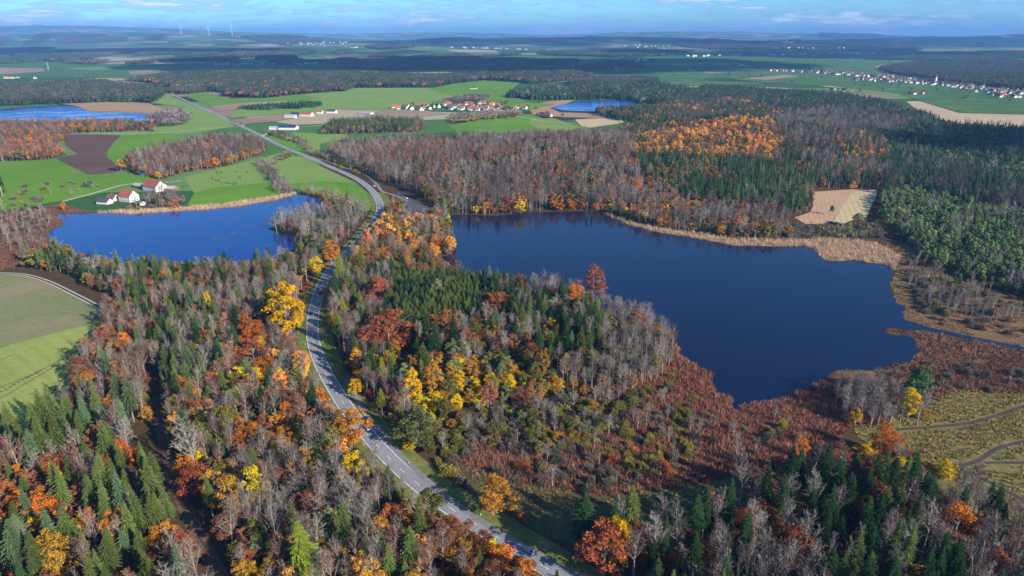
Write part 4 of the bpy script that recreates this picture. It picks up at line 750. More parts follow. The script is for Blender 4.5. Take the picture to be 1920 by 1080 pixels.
for q, l in (([(2000, 818), (1920, 829), (1870, 838), (1845, 852), (1846, 868), (1800, 874), (1750, 880)], 'dark curving track over the olive marsh'), ([(1846, 868), (1920, 868), (2020, 868)], 'dark side track over the olive marsh'), ([(1680, 806), (1760, 800), (1830, 792), (1920, 762), (2000, 745)], 'faint upper track over the olive marsh'), ([(1800, 880), (1860, 905), (1940, 950)], 'track leading down into the right wood')):
    MTR.append(smooth(q, 3.0)); ribbon('marsh_track', MTR[-1], -1.05, 1.05, 0.20, mtrack, label=l, kind='structure')

dk = land('tractor_rut', (0.10, 0.11, 0.035), (0.13, 0.12, 0.05), 0.1, 0.5)
for q, l in (([(-20, 760), (30, 731), (70, 706), (104, 687)], 'long dark wheel rut across the bright crop field'), ([(-20, 684), (10, 672), (28, 665)], 'short dark wheel rut near the top of the bright crop field'), ([(30, 800), (62, 775), (92, 745), (118, 712), (132, 694)], 'curving wheel rut near the wood on the bright crop field'), ([(-20, 735), (40, 712), (100, 684), (150, 655)], 'upper straight wheel rut on the bright crop field')):
    ribbon('wheel_rut', smooth(q, 3.0), -.35, .35, 0.22, dk, label=l, kind='structure'); 
hm = MB(); hm.add([(.9*math.cos(a)*(1 if k == 0 else .5), .9*math.sin(a)*(1 if k == 0 else .5), .0 if k == 0 else .45) for k in (0, 1) for a in [i*PI/4 for i in range(8)]], [(i, (i+1) % 8, 8+(i+1) % 8, 8+i) for i in range(8)]+[tuple(range(8, 16))]); hmm = hm.me('soil_heap', [MT['ploughed']])
for i in range(11):
    x, y = G(3+8.2*i+random.uniform(-1, 1), 735-4.4*i); o = link('soil_heap', hmm, None, (x, y, .15), i); o.scale = (random.uniform(.8, 1.5),)*3
    tag(o, f"dark soil heap on the bright crop, {['first', 'second', 'third', 'fourth', 'fifth', 'sixth', 'seventh', 'eighth', 'ninth', 'tenth', 'last'][i]} of the row from the frame edge", 'soil heap', 'row of soil heaps on the bright crop')

# ------------------------------------------------------------------ hand-placed trees (landmarks)
# px of the BASE, kind key, height factor, width factor, description
LM = [
 (541, 640, 'mg', 1.45, 1.55, 'big golden maple left of the road bend'), (471, 662, 'bo', .95, .85, 'flame orange tree left of the golden maple'), (480, 700, 'br', .75, 1.3, 'deep red beech below the flame orange tree'),
 (730, 655, 'br', .85, 1.7, 'round red beech beside the spruce plantation'), (712, 575, 'br', .75, 1.15, 'red beech at the plantation top left'), (838, 645, 'br', .7, 1.5, 'red beech below the plantation'), (935, 600, 'br', .75, 1.45, 'red beech right of the plantation'),
 (775, 765, 'mg', .85, .7, 'bright yellow tree above the olive scrub'), (812, 748, 'mo', .95, .8, 'tall ochre tree right of the bright yellow one'), (668, 745, 'mg', .5, .5, 'small golden tree at the roadside curve'), (672, 705, 'bo', .6, .6, 'orange tree on the inner roadside'),
 (668, 925, 'mg', .85, .85, 'golden maple left of the straight road'), (483, 968, 'ml', .95, .62, 'slim lemon yellow tree in the left wood'), (441, 985, 'mo', .9, .8, 'ochre tree left of the slim yellow tree'),
 (1155, 1070, 'mg', 1.0, .85, 'bright golden maple at the lower right roadside'), (1130, 1085, 'br', .85, 1.25, 'red and orange beech under the golden roadside maple'), (930, 962, 'mo', .65, 1.05, 'broad ochre tree between path and meadow'),
 (580, 1110, 'sy', 1.0, 1.4, 'lime green conifer at the bottom edge'), (120, 1100, 'mo', .9, .9, 'ochre maple at the bottom left edge'), (55, 1110, 'sg', 1.0, 1.3, 'grey-green fir in the bottom left corner'), (158, 1005, 'mg', .35, .7, 'low golden tree under the left spruces'),
 (785, 840, 'op', .8, 1.0, 'pale green willow above the small yellow bush'), (768, 845, 'mg', .28, .45, 'small yellow bush tree by the willow'), (1783, 1035, 'bo', .75, .75, 'orange tree in the bare right wood'), (1700, 790, 'mg', .7, .65, 'golden tree in the marsh grove'), (1712, 760, 'pb', 1.1, 1.3, 'round green pine on the marsh grove'),
 (1497, 860, 'bo', .4, .35, 'little orange tree at the right wood edge'), (1620, 862, 'mg', .35, .8, 'golden thicket at the right wood edge'), (1655, 855, 'bo', .55, .8, 'orange thicket beside the golden one'),
 (1034, 640, 'mo', .6, .75, 'ochre tree in the middle of the peninsula'), (1078, 582, 'bo', .7, .7, 'orange tree near the peninsula tip'), (1193, 628, 'bo', .6, .8, 'orange tree on the peninsula east shore'), (1110, 560, 'bb', .9, 1.1, 'round rust-pink beech on the peninsula shore'), (1060, 700, 'mg', .5, .6, 'golden tree above the scrub'), (1018, 716, 'mo', .85, .5, 'slim ochre pair above the scrub'),
 (976, 402, 'mg', .65, .75, 'golden tree on the far lake shore'), (893, 402, 'mg', .45, .45, 'small golden tree on the far lake shore'), (1246, 412, 'bo', .6, .6, 'orange-red tree on the far lake shore'), (840, 425, 'ml', .5, .4, 'lemon tree at the lake corner'), (797, 375, 'oo', .9, .8, 'olive tree over the car park'),
 (690, 480, 'bo', .8, .6, 'orange tree in the strip beside the road'), (752, 480, 'lo', 1.0, .9, 'tall orange larch between road and lake'), (768, 520, 'lo', .9, .8, 'orange larch near the dark bay'), (594, 520, 'mg', .75, .9, 'golden oak left of the road'), (622, 495, 'bo', .7, .8, 'orange beech above the golden oak'),
 (1558, 403, 'pb', .6, .6, 'lone tree on the stubble clearing'), (1608, 425, 'pl', .7, 1.4, 'light green tree at the foot of the stubble'), (228, 322, 'mo', .7, .8, 'olive yellow tree at the corner of the farm wood'), (298, 336, 'mg', .45, .5, 'golden tree in front of the farm wood'), (403, 312, 'mg', .4, .5, 'yellow tree at the farm wood edge'), (327, 392, 'bo', .35, .55, 'orange bush by the farm shore'), (176, 354, 'ng', .35, .7, 'lone bare orchard tree on the lush meadow'), (5, 368, 'sd', 1.1, 1.3, 'dark conifer at the left frame edge'),
 (121, 395, 'bo', .35, .3, 'thin orange tree on the left shore'), (560, 605, 'mo', .7, .6, 'ochre tree behind the golden maple'), (295, 600, 'mg', .6, .55, 'yellow tree in the upper left wood'), (216, 620, 'ml', .35, .5, 'little yellow tree at the brownish field'), (393, 590, 'mg', .7, .4, 'slim golden tree beside the spruce stand'), (325, 742, 'mo', .6, .6, 'ochre tree under the spruce stand'), (500, 720, 'bo', .6, .8, 'orange thicket right of the red beech'), (735, 1010, 'br', .55, .6, 'red tree in the lower wood'), (580, 985, 'br', .6, .6, 'dark red tree amid the left wood'), (660, 850, 'bo', .8, .9, 'orange tree leaning over the road'), (540, 850, 'bo', .5, .7, 'orange tree in the bare wood'), (1385, 970, 'ng', 1.15, .9, 'tall pale bare tree before the right spruces'), (1095, 1040, 'sd', .85, 1.1, 'lone dark spruce at the meadow edge'), (1430, 1000, 'br', .5, .7, 'red tree among the right spruces'), (370, 905, 'ng', 1.15, 1.3, 'big pale bare tree by the forest ride'), (380, 935, 'br', .6, .8, 'red beech under the big bare tree'), (310, 1040, 'bo', .45, .7, 'orange bush by the forest ride'), (335, 1065, 'br', .5, .9, 'red thicket by the forest ride'), (925, 1060, 'ml', .45, .5, 'yellow tree by the lower road'), (867, 1065, 'mo', .5, .8, 'ochre tree near the lower road'), (905, 1060, 'br', .5, .6, 'bright red tree near the lower road'),
 (1735, 700, 'uo', .9, .9, 'yellowish bush on the dark reed bed'), (680, 530, 'sy', .95, 1.0, 'yellow-green spruce right of the road'), (637, 650, 'sy', .75, .9, 'small yellow-green spruce on the inner bend'), (820, 570, 'op', .8, .6, 'pale tree behind the plantation'), (640, 545, 'sy', 1.0, .9, 'yellow-green spruce at the top of the bend'),
]
TREES = []   # dict per tree: x,y,kind,colour,hs,ws,landmark index or None
occ = {}
def claim(x, y, rr):
    c = (int(x//6), int(y//6))
    for i in (-1, 0, 1):
        for j in (-1, 0, 1):
            for (a, b, r_) in occ.get((c[0]+i, c[1]+j), ()):
                if (a-x)**2+(b-y)**2 < (rr+r_)**2: return False
    occ.setdefault(c, []).append((x, y, rr)); return True
CLEAR = []
for i, (px, py, k, hf, wf, d) in enumerate(LM):
    x, y = G(px, py); zz = float(hgt(x, y))
    for _ in range(3):
        if zz > .1:
            x2, y2 = G(px, py); f = (CAMH-zz)/CAMH; x, y = x2*f, y2*f; zz = float(hgt(x, y))
    kd = S[k][0]; hs_, ws_ = hf*(1.4 if kd in ('maple', 'beech', 'oak') else 1.25), wf*(1.55 if kd in ('maple', 'beech', 'oak') else 1.35)
    TREES.append(dict(x=x, y=y, kind=kd, col=S[k][1], hs=hs_, ws=ws_, lm=i)); rr = DIM[kd][1]*ws_*.62; claim(x, y, rr)
    dl = math.hypot(x, y); CLEAR.append((x, y, x/dl, y/dl, rr, DIM[kd][0]*hs_))
road_near = road[np.hypot(road[:, 0], road[:, 1]) < 2600]
HOUSE_CLEAR = []
field_clear = [(f, NOFOREST[i]) for i, f in enumerate(FIELDS) if f[0] not in ('reed_bed', 'marsh', 'reed_bank', 'reed_meadow', 'meadow') or 'rough' in f[1] or 'bright meadow' in f[1] or 'emerald' in f[1] or 'broad' in f[1]]
FAR_TREES = []
FAR_PTS = []   # (x, y, mix) far patches
def frame_ok(X, Y, m=110):
    dz = -CAMH+12.; yc = Y*cp-dz*sp_; zc = Y*sp_+dz*cp; px = 960+FPX*X/yc; py = 540-FPX*zc/yc
    return (yc > 20) & (px > -m) & (px < 1920+m) & (py < 1080+170)
CL_A = np.array(CLEAR)
PLANT = [z[1] for z in zone_polys if z[0] == 'plantation'][0]
def blocked(x, y, kd):
    if kd == 'bush': return False
    # the landmark trees stand free on the side of the slope one sees them from: nothing tall within a few metres
    dx = x-CL_A[:, 0]; dy = y-CL_A[:, 1]; al = -(dx*CL_A[:, 2]+dy*CL_A[:, 3]); ac = np.abs(dx*CL_A[:, 3]-dy*CL_A[:, 2])
    return bool(np.any((al > -2) & (al < CL_A[:, 4]+6.5) & (ac < CL_A[:, 4]*.8)))
for zi, (nm, pl, spc, mix, hz) in enumerate(zone_polys):
    x0, y0 = pl.min(0); x1, y1 = pl.max(0); ym = (y0+y1)/2
    farz = y0 > 1450
    if farz:
        s = 30.0
        gx, gy = np.meshgrid(np.arange(x0, x1+s, s), np.arange(y0, y1+s, s)); gx = gx.ravel()+rng.uniform(-6, 6, gx.size); gy = gy.ravel()+rng.uniform(-6, 6, gy.size)
        ok = inside(pl, gx, gy) & frame_ok(gx, gy)
        ks = list(mix); w = np.array([mix[k] for k in ks], float); w /= w.sum()
        for x, y in zip(gx[ok], gy[ok]): FAR_PTS.append((x, y, ks, w, 1.0, hz))
        continue
    s = spc*0.88
    gx, gy = np.meshgrid(np.arange(x0, x1+s, s), np.arange(y0, y1+s, s)); gx = gx.ravel()+rng.uniform(-.42, .42, gx.size)*s; gy = gy.ravel()+rng.uniform(-.42, .42, gy.size)*s
    ok = inside(pl, gx, gy) & frame_ok(gx, gy); gx, gy = gx[ok], gy[ok]
    if not len(gx): continue
    ok = dist_line(road_near, gx, gy) > (12.5 if ym < 700 else 8)
    ok &= dist_line(path, gx, gy) > 4.5; ok &= dist_line(TRACK, gx, gy) > 4.2; ok &= dist_line(side, gx, gy) > 4; ok &= ~inside(cpark, gx, gy)
    for q in pLAKES: ok &= ~inside(q, gx, gy)
    for f, q in field_clear: ok &= ~inside(q, gx, gy)
    gx, gy = gx[ok], gy[ok]
    ks = list(mix); w = np.array([mix[k] for k in ks], float)
    nz = np.stack([noise2(gx, gy, 26 if ym < 700 else 45, 11+3*ki+zi) for ki in range(len(ks))], 1)
    ww = w[None, :]*np.exp(4.2*(nz-.5)); ww /= ww.sum(1)[:, None]; cum = np.cumsum(ww, 1); u = rng.random(len(gx))
    pick = (u[:, None] > cum).sum(1).clip(0, len(ks)-1)
    for x, y, p in zip(gx, gy, pick):
        kd, cl = S[ks[p]]
        if blocked(x, y, kd): continue
        if nm in ('peninsula west', 'peninsula north', 'peninsula middle') and inside(PLANT, np.array([x]), np.array([y]))[0]: continue
        if not claim(x, y, spc*0.235): continue
        h = hz*rng.uniform(.62, 1.20); wf = rng.uniform(.78, 1.25)*(1 if hz > .7 else 1.1)
        if kd in ('mg', ) : pass
        if kd in ('maple', 'beech') : h *= .82; 
        if kd == 'bush': h = rng.uniform(.6, 1.35)
        if nm.startswith('scrub') and kd in ('oak', 'maple'): h *= .5
        if nm == 'pine bog': wf *= rng.uniform(.55, .95); h *= rng.uniform(.8, 1.3)
        if nm == 'plantation': wf *= .85; h = hz*rng.uniform(.85, 1.05)
        TREES.append(dict(x=float(x), y=float(y), kind=kd, col=cl, hs=float(h), ws=float(h**.5*wf), lm=None))
# understorey in the near woods
und = []
for nm, pl, spc, mix, hz in zone_polys:
    if nm in ('left spruces', 'left mixed', 'left spruce stand', 'left edge', 'right spruces', 'right bare', 'peninsula west', 'left upper', 'strip'):
        x0, y0 = pl.min(0); x1, y1 = pl.max(0); s = 6.0
        gx, gy = np.meshgrid(np.arange(x0, x1+s, s), np.arange(y0, y1+s, s)); gx = gx.ravel()+rng.uniform(-3, 3, gx.size); gy = gy.ravel()+rng.uniform(-3, 3, gy.size)
        ok = inside(pl, gx, gy) & frame_ok(gx, gy) & (dist_line(road_near, gx, gy) > 8.5) & (dist_line(path, gx, gy) > 3.5) & (dist_line(TRACK, gx, gy) > 3.5) & (noise2(gx, gy, 18, 5) > .35)
        for q in pLAKES: ok &= ~inside(q, gx, gy)
        for f, q in field_clear: ok &= ~inside(q, gx, gy)
        nz = noise2(gx, gy, 14, 9)
        for x, y, n_ in zip(gx[ok], gy[ok], nz[ok]):
            cl = 'russet' if n_ > .55 else ('grey-brown' if rng.random() < .6 else 'olive')
            TREES.append(dict(x=float(x), y=float(y), kind='bush', col=cl, hs=float(rng.uniform(.5, 1.25)), ws=float(rng.uniform(.6, 1.0)), lm=None, under=True))
print('trees', len(TREES), 'far patches', len(FAR_PTS))
# ---- measure, choose the 300 that show largest of each kind
for t in TREES:
    t['z'] = float(hgt(t['x'], t['y'])); t['d'] = math.sqrt(t['x']**2+t['y']**2+(CAMH-t['z'])**2)
    H = DIM[t['kind']][0]*t['hs']; t['h'] = H
    bx, by, yc = P(t['x'], t['y'], t['z']); tx, ty, _ = P(t['x'], t['y'], t['z']+H*.7); t['px'] = bx; t['py'] = ty
    t['vis'] = 0 < bx < 1920 and ty < 1080 and yc > 0; t['size'] = H/t['d']*(.15 if t.get('under') else 1)
    t['lod'] = 0 if t['d'] < 620 else 1
byk = {}
for t in TREES: byk.setdefault(t['kind'], []).append(t)
LMW = []  # landmarks for the labels: (px, py, text)
for i, l in enumerate(LM):
    t = TREES[i]; LMW.append((t['px'], t['py'], l[5]))
EXTRA = [(687, 803, 'white car on the road'), (603, 546, 'lorry on the road bend'), (237, 365, 'white farmhouse'), (787, 405, 'shaded car park'), (1572, 690, 'near shore of the marsh grove'), (1700, 600, 'mouth of the channel'), (1280, 660, 'corner of the red reed bed'), (1800, 480, 'open edge of the pine bog'), (1100, 830, 'middle of the scrub'), (40, 830, 'corner of the bright crop field'),
         (200, 1000, 'trunks at the lower left'), (1250, 1010, 'shaded meadow'), (1560, 960, 'gap in the right spruces'), (1850, 870, 'forked marsh track'), (500, 1040, 'foot of the forest ride')]
LMW += [e for e in EXTRA]
lmx = np.array([(a, b) for a, b, _ in LMW])
ORD = ['', 'second ', 'third ', 'fourth ', 'fifth ', 'sixth ', 'seventh ', 'eighth ', 'ninth ', 'tenth ', 'eleventh ', 'twelfth ', 'thirteenth ', 'fourteenth ', 'fifteenth ', 'sixteenth ', 'seventeenth ', 'eighteenth ', 'nineteenth ', 'twentieth ']
def look(t):
    k, c = t['kind'], t['col']; s = 'tall ' if t['hs'] > 1.0 else 'low ' if t['hs'] < .6 else ''
    if k == 'bare': return f'{s}leafless {c} tree'
    if k == 'birch': return f'{s}bare white-stemmed birch'
    if k == 'bush': return f'{s}{c} bush'
    return f'{s}{c} {k}'
def label_all(items, lmx_=None, lmw=None, lookf=look, own=True):
    lmx_ = lmx if lmx_ is None else lmx_; lmw = LMW if lmw is None else lmw
    rows = {}
    for t in items:
        if t.get('lm') is not None: continue
        dx = t['px']-lmx_[:, 0]; dy = (t['py']-lmx_[:, 1])
        d = np.hypot(dx, dy*1.3); i = int(np.argmin(d)); ddx, ddy = dx[i], dy[i]*1.3
        lk = lookf(t)
        if len(lk.replace('-', ' ').split())+len(lmw[i][2].replace('-', ' ').split()) > 11: lk = lk.replace('tall ', '').replace('low ', '')
        if abs(ddx) > 2.2*abs(ddy): side_ = 'right of' if ddx > 0 else 'left of'
        elif abs(ddy) > 2.2*abs(ddx): side_ = 'before' if ddy > 0 else 'behind'
        else: side_ = ('front-' if ddy > 0 else 'back-')+('right of' if ddx > 0 else 'left of')
        rows.setdefault((lk, i, side_), []).append((d[i], t))
    for (lk, i, side_), q in rows.items():
        q.sort(key=lambda a: a[0])
        for n, (_, t) in enumerate(q):
            w_ = f"{ORD[n] if n < len(ORD) else f'{n+1}th '}{lk} {side_} the {lmw[i][2]}"
            t['label'] = w_
IND = []; REST = {}
for k, ts in byk.items():
    v = [t for t in ts if t['vis'] or t.get('lm') is not None]; v.sort(key=lambda t: -(t['size']+(10 if t.get('lm') is not None else 0)))
    sel = v[:300]; ids = set(id(t) for t in sel); IND += sel; REST[k] = [t for t in ts if id(t) not in ids]
label_all(IND)
GRP = {'spruce': 'spruces in the woods', 'larch': 'orange larches', 'maple': 'yellow autumn maples', 'beech': 'red and rust beeches', 'oak': 'olive green broadleaf trees', 'bare': 'leafless trees in the woods', 'birch': 'white-stemmed birches', 'pine': 'pines of the bog', 'bush': 'bushes and scrub'}
FIRST = {}
for t in IND:
    v = random.randrange(5 if t['lod'] == 0 else 3); key = (t['kind'], t['col'], t['lod'], v)
    tm, cm = get_proto(*key)
    sx = t['ws']; sz = t['hs']
    root = bpy.data.objects.new(NAME[t['kind']], None); COL.objects.link(root)
    root.location = (t['x'], t['y'], t['z']-.2); root.rotation_euler = (random.uniform(-.03, .03), random.uniform(-.03, .03), random.uniform(0, 2*PI)); root.scale = (sx, sx, sz)
    o = bpy.data.objects.new('trunk' if t['kind'] != 'bush' else 'stems', tm); COL.objects.link(o); o.parent = root
    o = bpy.data.objects.new('crown' if t['kind'] != 'bush' else 'foliage', cm); COL.objects.link(o); o.parent = root
    lb = t.get('label')
    if t.get('lm') is not None: lb = LM[t['lm']][5]
    tag(root, lb, CAT[t['kind']], GRP[t['kind']])
RESTNAME = {'spruce': 'spruce_forest', 'larch': 'larch_forest', 'maple': 'maple_forest', 'beech': 'beech_forest', 'oak': 'oak_forest', 'bare': 'leafless_forest', 'birch': 'birch_forest', 'pine': 'pine_forest', 'bush': 'undergrowth'}
for k, ts in REST.items():
    if not ts: continue
    idx = []; rot = []; scl = []; pts = []
    for t in ts:
        idx.append(get_index(k, t['col'], t['lod'], random.randrange(5 if t['lod'] == 0 else 3))); rot.append(random.uniform(0, 2*PI)); scl.append((t['ws'], t['ws'], t['hs'])); pts.append((t['x'], t['y'], t['z']-.2))
    scatter(RESTNAME[k], PCOL[k], pts, idx, rot, scl, f'mass of further {GRP[k]}')

# ------------------------------------------------------------------ far woods: patches of some thirty small trees
FM = {}
FAR_PTS_EXTRA = poly((1180, 160), (1200, 112), (1660, 108), (1700, 140), (1900, 170), (1900, 200), (1640, 168), (1330, 146))
for l_, e_ in VLG[:14]:
    for _ in range(int(np.hypot(*(l_[1]-l_[0]))/9)):
        q_ = l_[0]+(l_[1]-l_[0])*rng.random()+rng.normal(0, .6*e_, 2)
        FAR_TREES.append((q_[0], q_[1]))
for _ in range(420):
    x0, y0 = FAR_PTS_EXTRA.min(0); x1, y1 = FAR_PTS_EXTRA.max(0); x = rng.uniform(x0, x1); y = y0+(y1-y0)*rng.random()**1.6
    if inside(FAR_PTS_EXTRA, np.array([x]), np.array([y]))[0]: FAR_TREES.append((x, y))
def low_tree(r, kind, H, Rr):
    V = []; T = []
    n = 7
    if kind in ('spruce', 'larch'):
        for lv, (z0, z1, rr) in enumerate(((.15, .75, 1.), (.45, 1.0, .62))):
            a0 = r.uniform(0, 6)
            for i in range(n):
                a = a0+2*PI*i/n; b = a0+2*PI*(i+1)/n; q = Rr*rr*r.uniform(.8, 1.15)
                V += [(math.cos(a)*q, math.sin(a)*q, H*z0), (math.cos(b)*q, math.sin(b)*q, H*(z0-.03)), (0, 0, H*z1)]; T.append(r.uniform(.1, .9))
    else:
        for i in range(34):
            d = r.normal(0, 1, 3); d /= np.linalg.norm(d); d[2] = abs(d[2])*1.1-.25; c_ = d*np.array((Rr, Rr, H*.38))*r.uniform(.75, 1.05)+np.array((0, 0, H*.6))
            u = np.cross(d, r.normal(0, 1, 3)); u /= np.linalg.norm(u)+1e-9; w = np.cross(d, u); s = Rr*.5
            if kind in ('bare', 'birch'): s2 = s*.35; e = c_+np.array((d[0], d[1], .9))*s*1.3; V += [tuple(c_+u*s2), tuple(c_-u*s2), tuple(e)]
            else: V += [tuple(c_+u*s), tuple(c_-u*s*.5+w*s*.8), tuple(c_-u*s*.5-w*s*.8)]
            T.append(r.uniform(.1, .9))
    return V, T
fcol = bpy.data.collections.new('far_wood_kinds'); fidx = {}
matlist = list(C.keys())
def far_patch(ks, w, seed):
    r = np.random.default_rng(seed); V = []; T = []; MI = []
    for gx in np.arange(-15, 15.1, 7.4):
        for gy in np.arange(-15, 15.1, 7.4):
            k = ks[r.choice(len(ks), p=w)]; kd, cl = S[k]
            if kd == 'bush': kd2 = 'oak'
            else: kd2 = kd
            H = DIM[kd2][0]*r.uniform(.75, 1.1); Rr = DIM[kd2][1]*r.uniform(.9, 1.3)
            v, t = low_tree(r, kd2, H, Rr); x, y = gx+r.uniform(-3, 3), gy+r.uniform(-3, 3)
            V += [(a+x, b+y, c) for a, b, c in v]; T += t; MI += [matlist.index((kd, cl))]*len(t)
    used = sorted(set(MI)); me = mesh('wood_patch', V, np.arange(len(V)).reshape(-1, 3), [MT[matlist[u]] for u in used], T, [used.index(m_) for m_ in MI])
    return me
pts = []; idx = []; rot = []; scl = []
def patch_index(ks, w, tagk):
    v = random.randrange(3); key = (tagk, v)
    if key not in fidx:
        me = far_patch(ks, w, len(fidx)+5); o = bpy.data.objects.new(f'w{len(fidx):04d}', me); fcol.objects.link(o); fidx[key] = len(fidx)
    return fidx[key]
for x, y, ks, w, s, hz in FAR_PTS:
    n_ = noise2(x, y, 120, 4)
    pts.append((x, y, float(hgt(x, y))-.3)); idx.append(patch_index(ks, w, tuple(ks))); rot.append(random.choice((0, PI/2, PI, 1.5*PI))+random.uniform(-.2, .2)); q = random.uniform(.95, 1.12); scl.append((q, q, hz*random.uniform(.85, 1.12)))
FK = [(['sd', 'nu', 'pb'], np.array([.5, .3, .2]), 'fa'), (['nu', 'sd', 'np'], np.array([.5, .3, .2]), 'fb'), (['sd', 'pb', 'bb'], np.array([.6, .3, .1]), 'fc')]
for fi, pl in enumerate(far_polys):
    x0, y0 = pl.min(0); x1, y1 = pl.max(0); y1 = min(y1, 30000)
    y = y0
    while y < y1:
        s = 30*max(1.6, y/4200); gx = np.arange(max(x0, -y*.85), min(x1, y*.85), s)+rng.uniform(0, s); gy = np.full(gx.shape, y)+rng.uniform(-.3, .3, gx.size)*s; gx = gx+rng.uniform(-.3, .3, gx.size)*s
        ok = inside(pl, gx, gy) & far_wood(gx, gy, fi) & ~village_near(gx, gy, s*.6+60)
        for a, b in zip(gx[ok], gy[ok]):
            ks, w, tg = FK[0 if noise2(a, b, 500, 8) > .5 else 1] if random.random() < .8 else FK[2]
            pts.append((a, b, float(hgt(a, b))-.5)); idx.append(patch_index(ks, w, tg)); rot.append(random.uniform(0, 6.3)); sc = s/30*1.15; scl.append((sc, sc, min(1.8, .9+.1*sc)))
        y += s*.9
if FAR_TREES:
    tp = [(x, y, float(hgt(x, y))-.2) for x, y in FAR_TREES]; ti = [get_index('oak', 'olive', 1, random.randrange(3)) if random.random() < .5 else get_index('oak', 'pale green', 1, random.randrange(3)) for _ in tp]
    fh = [random.uniform(.5, 1.0) for _ in tp]; scatter('far_field_trees', PCOL['oak'], tp, ti, [random.uniform(0, 6) for _ in tp], [(q*1.3, q*1.3, q*.8) for q in fh], 'dots of field trees on the green plain round the long village')
print('far', len(pts))
scatter('far_woodland', fcol, pts, idx, rot, scl, 'blue-green woods spreading over the far plain and hills')

# ------------------------------------------------------------------ reeds and tussocks
def tuft(r, n, H, Rr, w):
    V = []; T = []
    for i in range(n):
        a = r.uniform(0, 2*PI); q = Rr*math.sqrt(r.random()); b = np.array((math.cos(a)*q, math.sin(a)*q, 0)); d = np.array((math.cos(a)*.35, math.sin(a)*.35, 1))+r.normal(0, .2, 3)
        e = b+d*H*r.uniform(.6, 1.1); s = np.array((-math.sin(a+r.uniform(-1, 1)), math.cos(a), 0))*w
        V += [b+s, b-s, e+s*.4]; T.append(r.uniform(0, 1))
    return V, T
MT['reed_red'] = leaf_mat('reed_red', (0.19, 0.075, 0.048), (0.38, 0.175, 0.11), 0.1, .25)
MT['reed_pink'] = leaf_mat('reed_pink', (0.30, 0.155, 0.10), (0.46, 0.27, 0.18), 0.1, .2)
MT['reed_dark'] = leaf_mat('reed_dark', (0.12, 0.055, 0.035), (0.23, 0.115, 0.07), 0.1, .25)
MT['reed_tan'] = leaf_mat('reed_tan', (0.42, 0.27, 0.16), (0.62, 0.44, 0.28), 0.1, .2)
MT['tuss_olive'] = leaf_mat('tussock_olive', (0.18, 0.145, 0.045), (0.36, 0.29, 0.09), 0.1, .25)
MT['tuss_orange'] = leaf_mat('tussock_orange', (0.17, 0.105, 0.055), (0.33, 0.21, 0.11), 0.1, .3)
def tuft_cover(name, label, polys, mk, spacing, H, Rr, n=16, w=.16, thr=0.0, hvar=.3):
    col = bpy.data.collections.new(name+'_kinds')
    for v in range(4):
        V, T = tuft(np.random.default_rng(v+int(spacing*10)), n, H, Rr, w); V = np.array(V); col.objects.link(bpy.data.objects.new(f't{v:02d}', mesh('tuft', V, tris(V, len(T)), [MT[mk]], T)))
    X = []; Y = []
    for pl in polys:
        x0, y0 = pl.min(0); x1, y1 = pl.max(0)
        gx, gy = np.meshgrid(np.arange(x0, x1, spacing), np.arange(y0, y1, spacing)); gx = gx.ravel()+rng.uniform(-.5, .5, gx.size)*spacing; gy = gy.ravel()+rng.uniform(-.5, .5, gy.size)*spacing
        ok = inside(pl, gx, gy) & frame_ok(gx, gy, 60)
        for q in pLAKES: ok &= ~inside(q, gx, gy)
        if name == 'olive_tussocks':
            for l_ in MTR: ok &= dist_line(l_, gx, gy) > 2.3
        if thr: ok &= (noise2(gx, gy, 9, 2)*.5+noise2(gx, gy, 30, 3)*.5) > thr
        X.append(gx[ok]); Y.append(gy[ok])
    X = np.concatenate(X); Y = np.concatenate(Y); n_ = len(X); s = rng.uniform(1-hvar, 1+hvar, n_)
    hh = s*(.75+.6*noise2(X, Y, 12, 6))
    scatter(name, col, np.stack([X, Y, np.full(n_, .1)], -1), rng.integers(0, 4, n_), rng.uniform(0, 6.3, n_), np.stack([s, s, hh], -1), label)
    return n_
fi = {f[1]: i for i, f in enumerate(FIELDS)}
def fp(s): return [NOFOREST[i] for l, i in fi.items() if s in l]
tot = 0
tot += tuft_cover('red_reeds', 'tall red-brown reeds on the near lake shore', fp('red-brown reed bed on the near'), 'reed_red', 1.75, 1.55, 1.1, w=.12, thr=.26)
tot += tuft_cover('pale_reeds', 'paler pinkish reeds mixed into the red-brown bed', fp('red-brown reed bed on the near')+fp('dark red-brown'), 'reed_pink', 2.9, 1.7, 1.2, w=.11, thr=.50)
tot += tuft_cover('rust_grass', 'orange-brown grass between the reed bed and the meadow', [poly((845, 868), (960, 886), (1080, 925), (1080, 950), (960, 928), (860, 892))], 'tuss_orange', 1.9, 1.2, 1.1, w=.12)
tot += tuft_cover('dark_reeds', 'dark brown reeds below the channel and at the blue lake', fp('dark red-brown')+fp('reddish brown reed bed'), 'reed_dark', 2.1, 1.4, 1.1, thr=.30)
tot += tuft_cover('tan_reeds', 'pale tan reeds fringing the far lake shores', fp('pale tan reed bank')+fp('pale reed bank'), 'reed_tan', 2.6, 2.6, 1.6)
tot += tuft_cover('olive_tussocks', 'olive yellow grass tussocks on the marsh', fp('olive yellow'), 'tuss_olive', 2.2, 1.0, 1.0, thr=.34)
tot += tuft_cover('orange_tussocks', 'orange-brown tussocks on the boggy heath', fp('orange-brown boggy'), 'tuss_orange', 2.7, 1.0, 1.2, thr=.38)
tot += tuft_cover('meadow_grass', 'rough grass tussocks on the shaded meadow', fp('rough meadow'), 'tuss_olive', 3.2, .5, 1.0, thr=.45)
